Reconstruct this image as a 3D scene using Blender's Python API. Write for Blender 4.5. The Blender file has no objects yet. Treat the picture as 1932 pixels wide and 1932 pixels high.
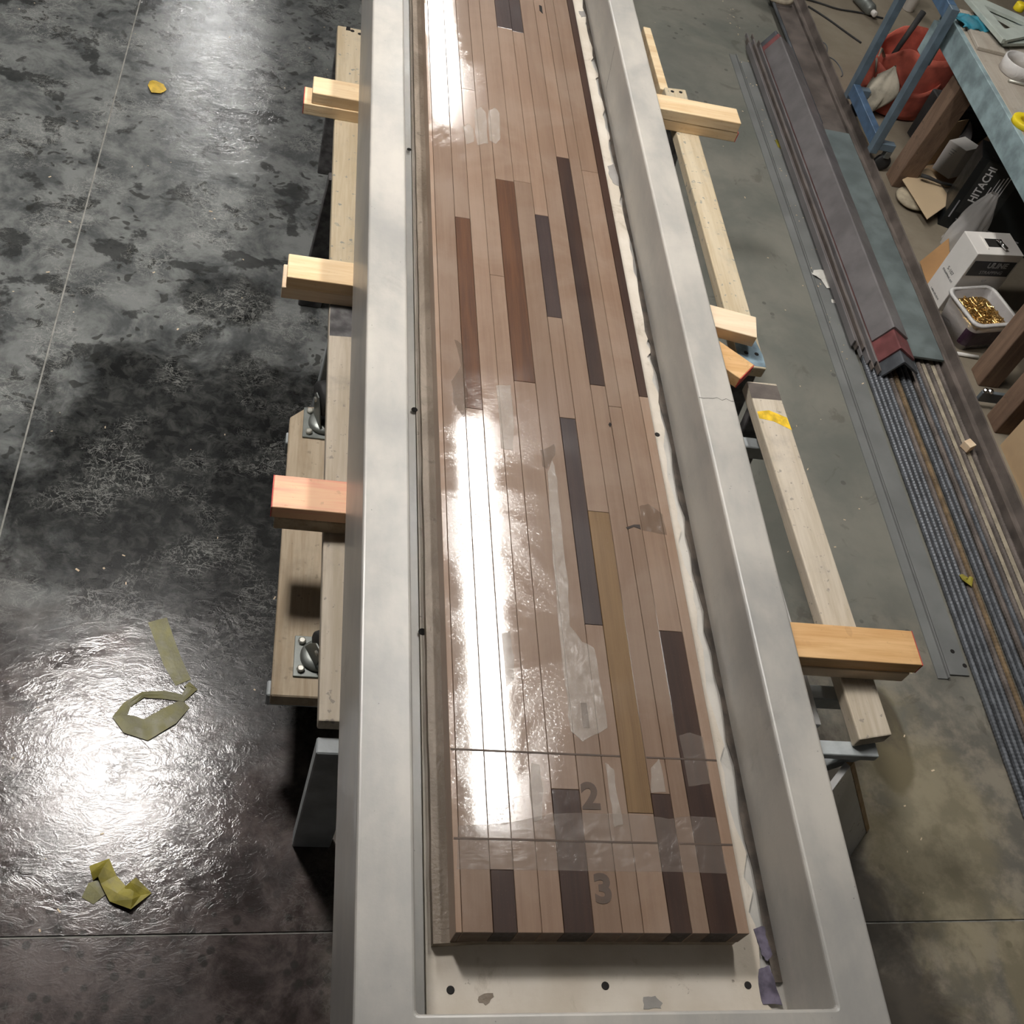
import bpy, bmesh, math, random
from mathutils import Vector, Matrix
random.seed(7)
S = bpy.context.scene
COL = S.collection
# ---------------------------------------------------------------- camera
FPX = 2068.56
RX = Vector((0.96895659, 0.09196989, 0.22948782))      # world X, Y, Z axes seen from the camera (right, down, forward)
RY = Vector((-0.06552004, -0.79951763, 0.59705836))
RZ = Vector((0.23839095, -0.59355968, -0.76867201))
CAM = Vector((-0.628, 0.0, 2.555))
right = Vector((RX.x, RY.x, RZ.x)); down = Vector((RX.y, RY.y, RZ.y)); fwd = Vector((RX.z, RY.z, RZ.z))
cd = bpy.data.cameras.new('camera'); cam = bpy.data.objects.new('camera', cd); COL.objects.link(cam)
cam.matrix_world = Matrix(((right.x, -down.x, -fwd.x, CAM.x), (right.y, -down.y, -fwd.y, CAM.y), (right.z, -down.z, -fwd.z, CAM.z), (0, 0, 0, 1)))
cd.sensor_width = 36; cd.lens = 36 * FPX / 1932; cd.clip_start = 0.05; cd.clip_end = 60
S.camera = cam
# ---------------------------------------------------------------- world and exposure
S.view_settings.view_transform = 'Standard'; S.view_settings.look = 'None'
S.view_settings.gamma = 1; S.view_settings.use_curve_mapping = False
S.view_settings.exposure = -0.58
wd = bpy.data.worlds.new('hall'); S.world = wd; wd.use_nodes = True
wd.node_tree.nodes['Background'].inputs[0].default_value = (1.0, .98, .95, 1)
wd.node_tree.nodes['Background'].inputs[1].default_value = 0.045
S.cycles.max_bounces = 6; S.cycles.diffuse_bounces = 3; S.cycles.glossy_bounces = 3; S.cycles.transparent_max_bounces = 8
TUBE = 105.0     # radiance of the hall's fluorescent lamps

def P(px, py, z):                      # a point at height z that the survey of the photograph gives (floor is z = 0)
    c = Vector((px - 966, py - 966, FPX))
    d = Vector((RX.dot(c), RY.dot(c), RZ.dot(c)))
    return CAM + d * ((z - CAM.z) / d.z)
def XY(px, py, z=0):
    p = P(px, py, z); return (p.x, p.y)

# ---------------------------------------------------------------- materials
class NT:
    def __init__(s, name):
        s.m = bpy.data.materials.new(name); s.m.use_nodes = True; s.t = s.m.node_tree
        s.b = s.t.nodes['Principled BSDF']; s.out = s.t.nodes['Material Output']
        s.tc = s.t.nodes.new('ShaderNodeTexCoord'); s.oi = None
    def n(s, typ, **kw):
        x = s.t.nodes.new(typ)
        for k, v in kw.items():
            if k.startswith('i_'):
                key = k[2:]; key = int(key) if key.isdigit() else key.replace('_', ' ')
                s.put(x.inputs[key], v)
            else: setattr(x, k, v)
        return x
    def put(s, inp, v):
        if isinstance(v, bpy.types.NodeSocket): s.t.links.new(v, inp)
        elif isinstance(v, (tuple, list)) and len(v) == 3 and inp.type == 'RGBA': inp.default_value = (*v, 1)
        else: inp.default_value = v
    def coord(s, scale=(1, 1, 1), rnd=False, kind='Object'):
        v = s.tc.outputs[kind]
        if rnd:
            s.oi = s.oi or s.n('ShaderNodeObjectInfo')
            m = s.n('ShaderNodeMath', operation='MULTIPLY', i_0=s.oi.outputs['Random'], i_1=37.0)
            v = s.n('ShaderNodeVectorMath', operation='ADD', i_0=v, i_1=m.outputs[0]).outputs[0]
        mp = s.n('ShaderNodeMapping', i_Vector=v); mp.inputs['Scale'].default_value = scale
        return mp.outputs[0]
    def noise(s, vec, scale, detail=4, rough=.55, dist=0):
        return s.n('ShaderNodeTexNoise', i_Vector=vec, i_Scale=scale, i_Detail=detail, i_Roughness=rough, i_Distortion=dist).outputs['Fac']
    def vor(s, vec, scale, feature='F1', rnd=1.0):
        return s.n('ShaderNodeTexVoronoi', feature=feature, i_Vector=vec, i_Scale=scale, i_Randomness=rnd).outputs['Distance']
    def ramp(s, f, a, b, lo=0., hi=1.):
        return s.n('ShaderNodeMapRange', interpolation_type='SMOOTHSTEP', i_Value=f, i_1=a, i_2=b, i_3=lo, i_4=hi).outputs[0]
    def mix(s, f, a, b, mode='MIX'):
        x = s.n('ShaderNodeMix', data_type='RGBA', blend_type=mode)
        s.put(x.inputs[0], f); s.put(x.inputs[6], a); s.put(x.inputs[7], b); return x.outputs[2]
    def math(s, op, a, b=0.5):
        return s.n('ShaderNodeMath', operation=op, i_0=a, i_1=b).outputs[0]
    def bump(s, h, strength, dist=.01, prev=None):
        x = s.n('ShaderNodeBump', i_Height=h, i_Strength=strength, i_Distance=dist)
        if prev is not None: s.put(x.inputs['Normal'], prev)
        return x.outputs[0]
    def set(s, col=None, rough=None, metal=None, normal=None, **kw):
        b = s.b
        if col is not None: s.put(b.inputs['Base Color'], col)
        if rough is not None: s.put(b.inputs['Roughness'], rough)
        if metal is not None: s.put(b.inputs['Metallic'], metal)
        if normal is not None: s.put(b.inputs['Normal'], normal)
        for k, v in kw.items(): s.put(b.inputs[k.replace('_', ' ')], v)
        return s.m

def m_plain(name, c, rough=.5, metal=0., var=.25, scale=18, bump=.15, bscale=120):
    n = NT(name); v = n.coord(rnd=True)
    f = n.noise(v, scale, 5); c2 = tuple(x * (1 - var) for x in c); c3 = tuple(min(1, x * (1 + var * .6)) for x in c)
    col = n.mix(n.ramp(f, .3, .7), c2, c3)
    return n.set(col, n.ramp(n.noise(v, scale * 2, 3), .2, .8, max(.03, rough - .1), min(1, rough + .12)), metal, n.bump(n.noise(v, bscale, 3), bump, .002))

def m_wood(name, c, dark, axis='Y', dirt=.4, dirtcol=(.10, .085, .07), rough=.7, ring=26, fleck=.5):
    n = NT(name); sc = {'X': (.07, 1, 1), 'Y': (1, .07, 1), 'Z': (1, 1, .07)}[axis]
    v = n.coord(sc, True); w = n.coord((1, 1, 1), True)
    g = n.noise(v, ring, 3, .5, .6); g2 = n.noise(v, ring * 6, 3, .6)
    f = n.math('ADD', n.math('MULTIPLY', g, .65), n.math('MULTIPLY', g2, .35))
    col = n.mix(n.ramp(f, .36, .66), c, dark)
    d = n.math('MULTIPLY', n.ramp(n.noise(w, 9, 6, .65), .5, .78), dirt)
    col = n.mix(d, col, dirtcol)
    fl = n.math('MULTIPLY', n.math('MAXIMUM', n.ramp(n.noise(w, 55, 3, .6), .64, .70), n.math('MULTIPLY', n.ramp(n.noise(w, 30, 2, .5), .66, .70), n.ramp(n.noise(w, 5, 2), .5, .6))), fleck)
    col = n.mix(fl, col, dirtcol)
    return n.set(col, rough, 0., n.bump(g2, .35, .002))

def m_concrete(name, c, var=.16, rough=.42, stain=(.16, .14, .11), st=.25, warm=(1.04, 1.0, .95)):
    n = NT(name); v = n.coord()
    a = n.noise(v, 3.2, 7, .6, .3); b = n.noise(n.coord((1, .35, 1)), 9, 6, .6); p = n.noise(v, 130, 3, .6)
    f = n.math('ADD', n.math('MULTIPLY', a, .6), n.math('MULTIPLY', b, .4))
    c2 = tuple(x * (1 - var) for x in c); c3 = tuple(x * (1 + var * .5) * w for x, w in zip(c, warm))
    col = n.mix(n.ramp(f, .34, .64), c2, c3)
    col = n.mix(n.math('MULTIPLY', n.ramp(n.noise(v, 6, 8, .7, 1.), .58, .8), st), col, stain)
    pin = n.ramp(n.vor(v, 60), .05, .10, 1, 0); pin = n.math('MULTIPLY', pin, n.ramp(n.noise(v, 11, 2), .55, .62))
    col = n.mix(n.math('MULTIPLY', pin, .6), col, (.07, .065, .06))
    nb = n.bump(p, .12, .0015); nb = n.bump(n.noise(v, 14, 4), .1, .004, nb)
    return n.set(col, n.ramp(a, .3, .7, rough - .07, rough + .1), 0., nb, Specular_IOR_Level=.8)

M = {}
M['concrete'] = m_concrete('cast_concrete', (.43, .42, .395), var=.26, rough=.36, st=.35)
M['pine'] = m_wood('new_pine', (.86, .68, .44), (.72, .50, .27), 'X', .12, (.35, .22, .12), .6, 22, .15)
M['pine_pale'] = m_wood('pale_pine', (.90, .74, .54), (.80, .60, .40), 'X', .1, (.4, .28, .18), .6, 18, .12)
M['pine_warm'] = m_wood('warm_pine', (.78, .50, .24), (.62, .34, .13), 'X', .25, (.32, .16, .07), .55, 20, .2)
M['pine_pink'] = m_wood('pink_stained_pine', (.88, .55, .33), (.82, .30, .22), 'X', .3, (.30, .14, .07), .55, 16, .25)
M['beam'] = m_wood('weathered_beam', (.62, .53, .38), (.50, .40, .26), 'Y', .45, (.24, .25, .23), .8, 20, .85)
M['beam_grey'] = m_wood('grey_weathered_beam', (.60, .53, .43), (.46, .39, .29), 'Y', .55, (.25, .22, .19), .8, 22, .7)
M['plank'] = m_wood('dolly_plank', (.52, .43, .31), (.38, .29, .19), 'Y', .45, (.22, .18, .13), .75, 24, .5)
M['leg_wood'] = m_wood('brown_bench_leg', (.26, .17, .115), (.17, .105, .07), 'Z', .4, (.10, .07, .05), .75, 20, .5)
M['red_paint'] = m_plain('red_end_paint', (.62, .06, .05), .5)
M['yellow_paint'] = m_plain('yellow_spray_paint', (.80, .52, .03), .55, var=.35, scale=40)
M['blue_paint'] = m_plain('faded_blue_paint', (.22, .31, .37), .6, var=.5, scale=22)
M['dark_paint'] = m_plain('dark_blotched_paint', (.12, .115, .115), .55, var=.6, scale=30)
M['grey_paint'] = m_plain('grey_blue_leg_paint', (.44, .47, .475), .55, var=.25, scale=12)
M['grey_dark'] = m_plain('dark_grey_steel_bar', (.16, .185, .20), .45, .3, .2)
M['bench_paint'] = m_plain('bench_blue_paint', (.28, .37, .39), .6, var=.35, scale=14)
M['cart_blue'] = m_plain('cart_blue_enamel', (.075, .135, .225), .4, var=.3, scale=25)
M['cart_grey'] = m_plain('cart_grey_enamel', (.12, .165, .205), .4, var=.2)
M['benchtop'] = m_wood('dusty_bench_top', (.46, .42, .36), (.38, .33, .27), 'Y', .5, (.25, .22, .18), .85, 12, .4)
M['laminate'] = m_plain('grey_laminate', (.52, .515, .505), .35, var=.08, bump=.02)
M['osb'] = m_wood('raw_board_edge', (.60, .43, .24), (.45, .29, .14), 'Z', .3, (.25, .15, .08), .8, 40, .6)
M['steel_dark'] = m_plain('mill_scale_steel', (.13, .14, .155), .42, .45, .25, 20, .2, 200)
M['steel_purple'] = m_plain('mill_scale_angle', (.185, .173, .175), .42, .12, .22, 9, .2, 160)
M['steel_red'] = m_plain('red_primed_steel', (.22, .075, .075), .5, .1, .35, 14)
M['steel_green'] = m_plain('green_grey_plate', (.17, .205, .205), .5, .15, .25, 11, .2)
M['steel_flat'] = m_plain('dull_grey_flat_steel', (.20, .205, .20), .5, .1, .15, 8, .1)
M['steel_brown'] = m_plain('rusty_brown_steel', (.155, .13, .115), .6, .15, .4, 10, .3)
M['steel_rust'] = m_plain('rust_bar', (.19, .13, .07), .7, .05, .35, 25, .3)
M['steel_tan'] = m_plain('dusty_tan_bar', (.38, .33, .25), .8, 0, .25, 30, .3)
M['galv'] = m_plain('galvanised_caster', (.21, .225, .21), .45, .5, .2, 20)
M['bolt'] = m_plain('zinc_bolt', (.55, .54, .48), .35, .7, .15)
M['chrome'] = m_plain('chrome', (.75, .75, .75), .15, 1., .05)
M['black'] = m_plain('black_plastic', (.015, .016, .017), .45, 0, .3)
M['rubber'] = m_plain('dark_rubber', (.03, .03, .03), .7, 0, .3)
M['hole'] = m_plain('hole_dark', (.012, .01, .009), .9, 0, .2)
M['card'] = m_plain('cardboard', (.52, .37, .22), .85, 0, .12, 6, .1)
M['card_dark'] = m_plain('brown_cardboard', (.36, .20, .085), .85, 0, .18, 6, .1)
M['card_tan'] = m_plain('pale_cardboard', (.58, .44, .28), .85, 0, .06, 5, .08)
M['white_box'] = m_plain('white_carton', (.78, .75, .71), .6, 0, .08, 6, .05)
M['label_dark'] = m_plain('dark_label', (.045, .047, .055), .5, 0, .15)
M['ink'] = m_plain('ink', (.06, .06, .065), .6, 0, .1)
M['ink_grey'] = m_plain('grey_ink', (.38, .38, .40), .6, 0, .1)
M['ink_white'] = m_plain('white_ink', (.80, .80, .80), .6, 0, .05)
M['box_black'] = m_plain('black_carton', (.012, .015, .016), .35, 0, .3, 8, .05)
M['red_cloth'] = m_plain('red_canvas', (.54, .125, .085), .8, 0, .35, 12, .4, 90)
M['rag'] = m_plain('dirty_cotton', (.44, .40, .32), .9, 0, .4, 14, .6, 60)
M['stone'] = m_plain('stone', (.42, .36, .26), .85, 0, .3, 20, .4, 60)
M['brass'] = m_plain('brass_screw', (.62, .40, .14), .28, .85, .35, 60)
M['yellow_tape'] = m_plain('yellow_tape', (.28, .24, .035), .5, 0, .4, 25, .3, 60)
M['yellow_tape_bright'] = m_plain('bright_yellow', (.85, .66, .02), .45, 0, .15)
M['tape_dull'] = m_plain('dull_wet_tape', (.17, .16, .055), .5, 0, .35, 18, .2)
M['leaf'] = m_plain('yellow_leaf', (.62, .42, .06), .5, 0, .3, 40)
M['paper'] = m_plain('scrap_paper', (.62, .60, .55), .8, 0, .15)
M['square'] = m_plain('pale_green_square', (.47, .52, .47), .5, 0, .12)
M['teal'] = m_plain('teal_glove', (.03, .22, .30), .6, 0, .3)
M['chip'] = m_plain('wood_chip', (.66, .54, .38), .9, 0, .3)
M['purple'] = m_plain('purple_wet_residue', (.13, .115, .155), .12, 0, .5, 30, .4, 50)
M['grey_patch'] = m_plain('bare_concrete_patch', (.25, .235, .22), .5, 0, .2, 20)

def m_glass_plastic(name, c, alpha):
    n = NT(name); n.set(c, .18, 0., n.bump(n.noise(n.coord(), 25, 4, .6, 1.), .5, .01)); n.b.inputs['Alpha'].default_value = alpha
    return n.m
M['clear'] = m_glass_plastic('clear_polythene', (.80, .78, .76), .42)
M['bin'] = m_glass_plastic('frosted_bin_plastic', (.60, .57, .56), .50)
M['rim'] = m_glass_plastic('frosted_bin_rim', (.72, .70, .68), .88)
M['film'] = m_glass_plastic('dried_resin_film', (.50, .44, .38), .27)
M['haze'] = m_glass_plastic('sanding_haze_film', (.34, .28, .24), .15)
M['damp'] = m_glass_plastic('damp_stain_film', (.14, .10, .07), .16)

def m_panel():                          # white-painted underlay, scuffed and stained
    n = NT('white_painted_underlay'); v = n.coord(); w = n.coord((1, .25, 1))
    col = n.mix(n.ramp(n.noise(v, 7, 6), .35, .65), (.47, .415, .34), (.56, .51, .44))
    col = n.mix(n.math('MULTIPLY', n.ramp(n.noise(v, 9, 8, .7, .8), .56, .72), .6), col, (.25, .20, .14))
    col = n.mix(n.ramp(n.noise(v, 24, 5, .7), .66, .72), col, (.14, .115, .09))
    return n.set(col, .6, 0., n.bump(n.noise(v, 90, 4), .3, .002))
M['panel'] = m_panel()
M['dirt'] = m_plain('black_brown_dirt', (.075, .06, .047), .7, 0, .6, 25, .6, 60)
def m_film_brown():
    n = NT('brown_glue_strip'); v = n.coord((1, .3, 1))
    col = n.mix(n.ramp(n.noise(v, 14, 7, .65, .6), .35, .66), (.13, .10, .07), (.235, .19, .145))
    col = n.mix(n.ramp(n.noise(n.coord(), 30, 6, .7, 1.), .60, .68), col, (.11, .085, .06))
    return n.set(col, .5, 0., n.bump(n.noise(n.coord(), 120, 4), .6, .003))
M['glue'] = m_film_brown()

def m_slat(name, c, dark, dusty=.3, dust=(.50, .42, .35)):
    n = NT(name); v = n.coord((1, .05, 1), True); w = n.coord((1, 1, 1))
    g = n.noise(v, 40, 4, .55, .4); g2 = n.noise(n.coord((1, .03, 1), True), 300, 2, .5)
    col = n.mix(n.ramp(n.math('ADD', n.math('MULTIPLY', g, .7), n.math('MULTIPLY', g2, .3)), .33, .68), c, dark)
    big = n.noise(w, 4.5, 6, .6, .5)
    col = n.mix(n.math('MULTIPLY', n.ramp(big, .38, .66), dusty), col, dust)
    sp = n.noise(w, 260, 3, .7)
    col = n.mix(n.math('MULTIPLY', n.ramp(sp, .62, .72), .35), col, dust)
    n.oi = n.oi or n.n('ShaderNodeObjectInfo')
    col = n.mix(1., col, n.n('ShaderNodeCombineColor', i_0=n.ramp(n.oi.outputs['Random'], 0, 1, .88, 1.06), i_1=n.ramp(n.oi.outputs['Random'], 0, 1, .87, 1.05), i_2=n.ramp(n.oi.outputs['Random'], 0, 1, .86, 1.04)).outputs[0], 'MULTIPLY')
    wet = n.ramp(n.noise(w, 2.6, 7, .7, .6), .44, .60)           # where the finish has dried speckled
    spk = n.math('MULTIPLY', n.ramp(n.noise(w, 190, 3, .65), .5, .6), wet)
    nb = n.bump(n.noise(w, 150, 4, .7), n.math('ADD', n.math('MULTIPLY', spk, .22), .015), .0015)
    n.set(col, n.ramp(big, .3, .7, .38, .55), 0., nb, Specular_IOR_Level=.25, Coat_Weight=.8, Coat_Roughness=n.math('ADD', n.math('MULTIPLY', wet, .09), .045), Coat_IOR=1.75)
    n.put(n.b.inputs['Coat Normal'], nb)
    return n.m
M['s_tan'] = m_slat('tan_maple_slat', (.228, .150, .103), (.190, .120, .080), .42, (.30, .232, .182))
M['s_walnut'] = m_slat('walnut_slat', (.046, .020, .011), (.026, .011, .007), .10, (.13, .09, .07))
M['s_brown'] = m_slat('brown_slat', (.120, .048, .018), (.070, .027, .011), .10, (.19, .12, .08))
M['s_purple'] = m_slat('purplish_slat', (.046, .027, .023), (.027, .016, .015), .10, (.13, .10, .09))
M['s_olive'] = m_slat('olive_slat', (.185, .110, .047), (.13, .073, .029), .12, (.25, .185, .12))
M['s_edge'] = m_slat('pale_edge_slat', (.285, .19, .13), (.24, .155, .105), .4, (.35, .28, .225))
M['s_end_tan'] = m_plain('shaded_end_tan', (.085, .055, .037), .6, 0, .3, 60)  # tan slats' end faces, with the shade at the board end painted in
M['s_end_dark'] = m_plain('shaded_end_dark', (.022, .014, .010), .6, 0, .3, 60)  # dark slats' end faces, shade painted into the colour likewise
M['core'] = m_plain('dark_seam', (.035, .025, .02), .8)
M['digit'] = m_plain('painted_numeral', (.085, .056, .040), .65, 0, .2, 30)

def m_floor():
    n = NT('workshop_floor'); v = n.coord(); geo = v
    sx = n.n('ShaderNodeSeparateXYZ', i_0=n.tc.outputs['Object']); X = sx.outputs[0]; Y = sx.outputs[1]
    def blob(cx, cy, rx, ry, soft=.6, ns=2.2, amp=.8):
        a = n.math('DIVIDE', n.math('SUBTRACT', X, cx), rx); b = n.math('DIVIDE', n.math('SUBTRACT', Y, cy), ry)
        d = n.math('POWER', n.math('ADD', n.math('MULTIPLY', a, a), n.math('MULTIPLY', b, b)), .5)
        d = n.math('ADD', d, n.math('MULTIPLY', n.math('SUBTRACT', n.noise(v, ns, 5, .65, .5), .5), amp * 2))
        return n.ramp(d, 1 + soft / 2, 1 - soft / 2)
    left = n.ramp(n.math('ADD', X, n.math('MULTIPLY', n.math('SUBTRACT', n.noise(v, 4, 5), .5), .25)), -.20, -.42)
    # ---- dry side (right)
    a = n.noise(v, 2.3, 8, .62, .4); b = n.noise(v, 9, 7, .65)
    dry = n.mix(n.ramp(a, .34, .66), (.145, .150, .130), (.215, .208, .178))
    near = n.ramp(n.math('ADD', Y, n.math('MULTIPLY', n.math('SUBTRACT', a, .5), 1.6)), 2.0, .9)
    dry = n.mix(near, dry, n.mix(n.ramp(b, .4, .62), (.135, .125, .105), (.285, .250, .195)))
    st = n.ramp(n.noise(v, 7.5, 6, .6, .8), .60, .68)
    dry = n.mix(n.math('MULTIPLY', st, .45), dry, (.085, .075, .06))
    dots = n.math('MULTIPLY', n.ramp(n.vor(v, 13), .10, .15, 1, 0), n.ramp(n.noise(v, 3.5, 2), .48, .56))
    dry = n.mix(n.math('MULTIPLY', dots, .6), dry, (.06, .055, .05))
    bt = n.ramp(n.math('ADD', X, n.math('MULTIPLY', n.math('SUBTRACT', b, .5), .1)), 1.93, 2.03)
    dry = n.mix(n.math('MULTIPLY', bt, .85), dry, n.mix(n.ramp(a, .35, .65), (.225, .185, .135), (.30, .255, .19)))
    oil = n.math('MAXIMUM', n.math('MAXIMUM', blob(.93, 1.0, .17, .45, .9, 7, 1.0), blob(1.20, 1.28, .07, .17, .25, 6, .35)), blob(.98, .50, .20, .30, .9, 8, 1.0))
    dry = n.mix(n.math('MULTIPLY', oil, .88), dry, (.045, .038, .03))
    tanp = n.math('MAXIMUM', blob(1.42, .62, .08, .22, .4, 8, .5), blob(1.25, 1.0, .18, .35, .8, 6, .9))
    dry = n.mix(n.math('MULTIPLY', tanp, .35), dry, (.34, .28, .15))
    # ---- wet, slurry-covered side (left)
    s1 = n.noise(v, 1.9, 6, .66, .8); s2 = n.noise(v, 6.5, 7, .70, .35); s3 = n.noise(v, 24, 6, .65, .6)
    wet = n.mix(n.ramp(s2, .36, .64), (.075, .080, .080), (.195, .203, .196))
    patch = n.ramp(n.noise(v, 6.0, 6, .58, .25), .56, .61)
    wet = n.mix(n.math('MULTIPLY', patch, .80), wet, (.028, .029, .028))
    vd = n.ramp(n.vor(n.n('ShaderNodeVectorMath', operation='ADD', i_0=v, i_1=n.n('ShaderNodeTexNoise', i_Vector=v, i_Scale=7.).outputs['Color']).outputs[0], 6.5), .22, .30, 1, 0)
    vd = n.math('MULTIPLY', vd, n.ramp(n.noise(v, 2.4, 2), .42, .52))
    wet = n.mix(n.math('MULTIPLY', vd, .75), wet, (.030, .030, .027))
    brown = n.ramp(n.math('ADD', Y, n.math('MULTIPLY', n.math('SUBTRACT', s1, .5), 1.0)), 1.75, 1.25)
    bc = n.mix(n.ramp(s2, .38, .62), (.034, .026, .024), (.108, .086, .080))
    wet = n.mix(brown, wet, bc)
    drops = n.math('MULTIPLY', n.ramp(n.vor(n.coord((1, 1, 1)), 30), .22, .34, 1, 0), n.ramp(n.noise(v, 5, 3), .36, .5))
    lowf = n.ramp(Y, 1.05, .75)
    wet = n.mix(n.math('MULTIPLY', n.math('MULTIPLY', drops, lowf), .85), wet, (.03, .027, .024))
    pool = n.math('MAXIMUM', blob(-.74, 2.0, .56, .52, .5, 4.5, .75), blob(-.52, 1.52, .30, .36, .6, 5, .6))
    pool = n.math('MAXIMUM', pool, n.math('MULTIPLY', blob(-.80, .35, .35, .20, .6, 7, .8), .9))
    pool = n.math('MAXIMUM', pool, n.math('MULTIPLY', blob(-.78, 2.75, .16, .12, .35, 9, .6), .85))
    wet = n.mix(n.math('MULTIPLY', pool, .94), wet, n.mix(n.ramp(s3, .42, .72), (.007, .0075, .0075), (.045, .046, .043)))
    rdg = n.math('ABSOLUTE', n.math('SUBTRACT', n.noise(n.coord((.7, 1.3, 1)), 19, 5, .6, 1.2), .5))
    rdg2 = n.math('ABSOLUTE', n.math('SUBTRACT', n.noise(n.coord((1.2, .8, 1)), 33, 4, .6, 1.5), .5))
    sc = n.math('MULTIPLY', n.math('MAXIMUM', n.ramp(rdg, .022, .004), n.ramp(rdg2, .018, .003)), n.ramp(n.noise(v, 4.2, 4), .46, .62))          # pale trowel scratches
    wet = n.mix(n.math('MULTIPLY', sc, n.ramp(brown, 0, 1, .42, .14)), wet, (.40, .40, .375))
    col = n.mix(left, dry, wet)
    # ---- relief and gloss
    rd = n.ramp(b, .3, .7, .48, .66)
    gl = n.ramp(s1, .36, .62, .11, .22)
    rw = n.mix(n.math('MULTIPLY', pool, .8), gl, (.22, .22, .22))
    rough = n.mix(left, rd, rw)
    hd = n.noise(v, 70, 4, .6)
    hw = n.math('ADD', n.math('MULTIPLY', n.ramp(rdg, .06, 0.), .35), n.math('ADD', n.math('MULTIPLY', n.noise(n.coord((.8, 1.3, 1)), 20, 6, .66, 2.0), .9), n.math('MULTIPLY', n.noise(v, 75, 4, .7, .5), .5)))
    nb = n.bump(hd, n.ramp(left, 0, 1, .12, .02), .003)
    nb = n.bump(hw, n.math('MULTIPLY', left, n.ramp(s1, .35, .65, .085, .04)), .010, nb)
    return n.set(col, rough, 0., nb, Specular_IOR_Level=n.ramp(left, 0, 1, .35, .45))
M['floor'] = m_floor()
M['joint'] = m_plain('joint_filler', (.26, .255, .23), .8, 0, .3, 30)
def m_emit(name, c, s):
    n = NT(name); n.set(c, .5); n.put(n.b.inputs['Emission Color'], c); n.b.inputs['Emission Strength'].default_value = s; return n.m

# ---------------------------------------------------------------- mesh helpers
def link(o, parent=None):
    COL.objects.link(o)
    if parent is not None:
        o.parent = parent; o.matrix_parent_inverse = Matrix.Translation(-absloc(parent))
    return o
def absloc(p):
    v = Vector(p.location)
    return v
def tag(o, label, cat, group=None):
    o['label'] = label; o['category'] = cat
    if group: o['group'] = group
    return o
def thing(name, loc, label, cat, group=None):
    e = bpy.data.objects.new(name, None); e.location = loc; e.empty_display_size = .05; COL.objects.link(e)
    return tag(e, label, cat, group)
def mesh(name, verts, faces, mat, parent=None, bevel=0., seg=2, smooth=False, loc=None):
    bm = bmesh.new(); vs = [bm.verts.new(v) for v in verts]
    for f in faces:
        try: bm.faces.new([vs[i] for i in f])
        except ValueError: pass
    bmesh.ops.recalc_face_normals(bm, faces=bm.faces)
    if bevel > 0: bmesh.ops.bevel(bm, geom=list(bm.edges), offset=bevel, segments=seg, affect='EDGES', profile=.5, clamp_overlap=True)
    return fin(name, bm, mat, parent, smooth, loc)
def fin(name, bm, mat, parent=None, smooth=False, loc=None):
    me = bpy.data.meshes.new(name); bm.to_mesh(me); bm.free()
    for mt in (mat if isinstance(mat, (list, tuple)) else [mat]): me.materials.append(M[mt] if isinstance(mt, str) else mt)
    if smooth: me.polygons.foreach_set('use_smooth', [True] * len(me.polygons))
    o = bpy.data.objects.new(name, me)
    if loc is not None: o.location = loc
    return link(o, parent)
BF = [(0, 1, 2, 3), (4, 7, 6, 5), (0, 4, 5, 1), (1, 5, 6, 2), (2, 6, 7, 3), (3, 7, 4, 0)]
def box(name, x0, x1, y0, y1, z0, z1, mat, parent=None, bevel=.002, seg=1):
    v = [(x0, y0, z0), (x1, y0, z0), (x1, y1, z0), (x0, y1, z0), (x0, y0, z1), (x1, y0, z1), (x1, y1, z1), (x0, y1, z1)]
    return mesh(name, v, BF, mat, parent, bevel, seg)
def hexa(name, bot, top, mat, parent=None, bevel=.002, seg=1):      # bottom and top quads
    return mesh(name, [tuple(p) for p in bot] + [tuple(p) for p in top], BF, mat, parent, bevel, seg)
def obox(name, c, lx, ly, z0, z1, ang, mat, parent=None, bevel=.002, seg=1):   # box turned about z
    ca, sa = math.cos(ang), math.sin(ang)
    q = [(c[0] + ca * a - sa * b, c[1] + sa * a + ca * b) for a, b in ((-lx/2, -ly/2), (lx/2, -ly/2), (lx/2, ly/2), (-lx/2, ly/2))]
    return hexa(name, [(x, y, z0) for x, y in q], [(x, y, z1) for x, y in q], mat, parent, bevel, seg)
def prism(name, poly, z0, z1, mat, parent=None, bevel=0., seg=1):     # polygon in plan, given height
    n = len(poly)
    v = [(x, y, z0) for x, y in poly] + [(x, y, z1) for x, y in poly]
    f = [tuple(range(n))[::-1], tuple(range(n, 2 * n))] + [(i, (i + 1) % n, n + (i + 1) % n, n + i) for i in range(n)]
    return mesh(name, v, f, mat, parent, bevel, seg)
def prismY(name, prof, y0, y1, mat, parent=None, bevel=0., seg=1):    # x-z profile drawn out along y
    n = len(prof)
    v = [(x, y0, z) for x, z in prof] + [(x, y1, z) for x, z in prof]
    f = [tuple(range(n)), tuple(range(n, 2 * n))[::-1]] + [(i, (i + 1) % n, n + (i + 1) % n, n + i) for i in range(n)]
    return mesh(name, v, f, mat, parent, bevel, seg)
def frames(pts):
    out = []
    for i, p in enumerate(pts):
        t = (pts[min(i + 1, len(pts) - 1)] - pts[max(i - 1, 0)]).normalized()
        u = t.cross(Vector((0, 0, 1)) if abs(t.z) < .9 else Vector((1, 0, 0))).normalized()
        out.append((p, u, t.cross(u).normalized()))
    return out
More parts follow.
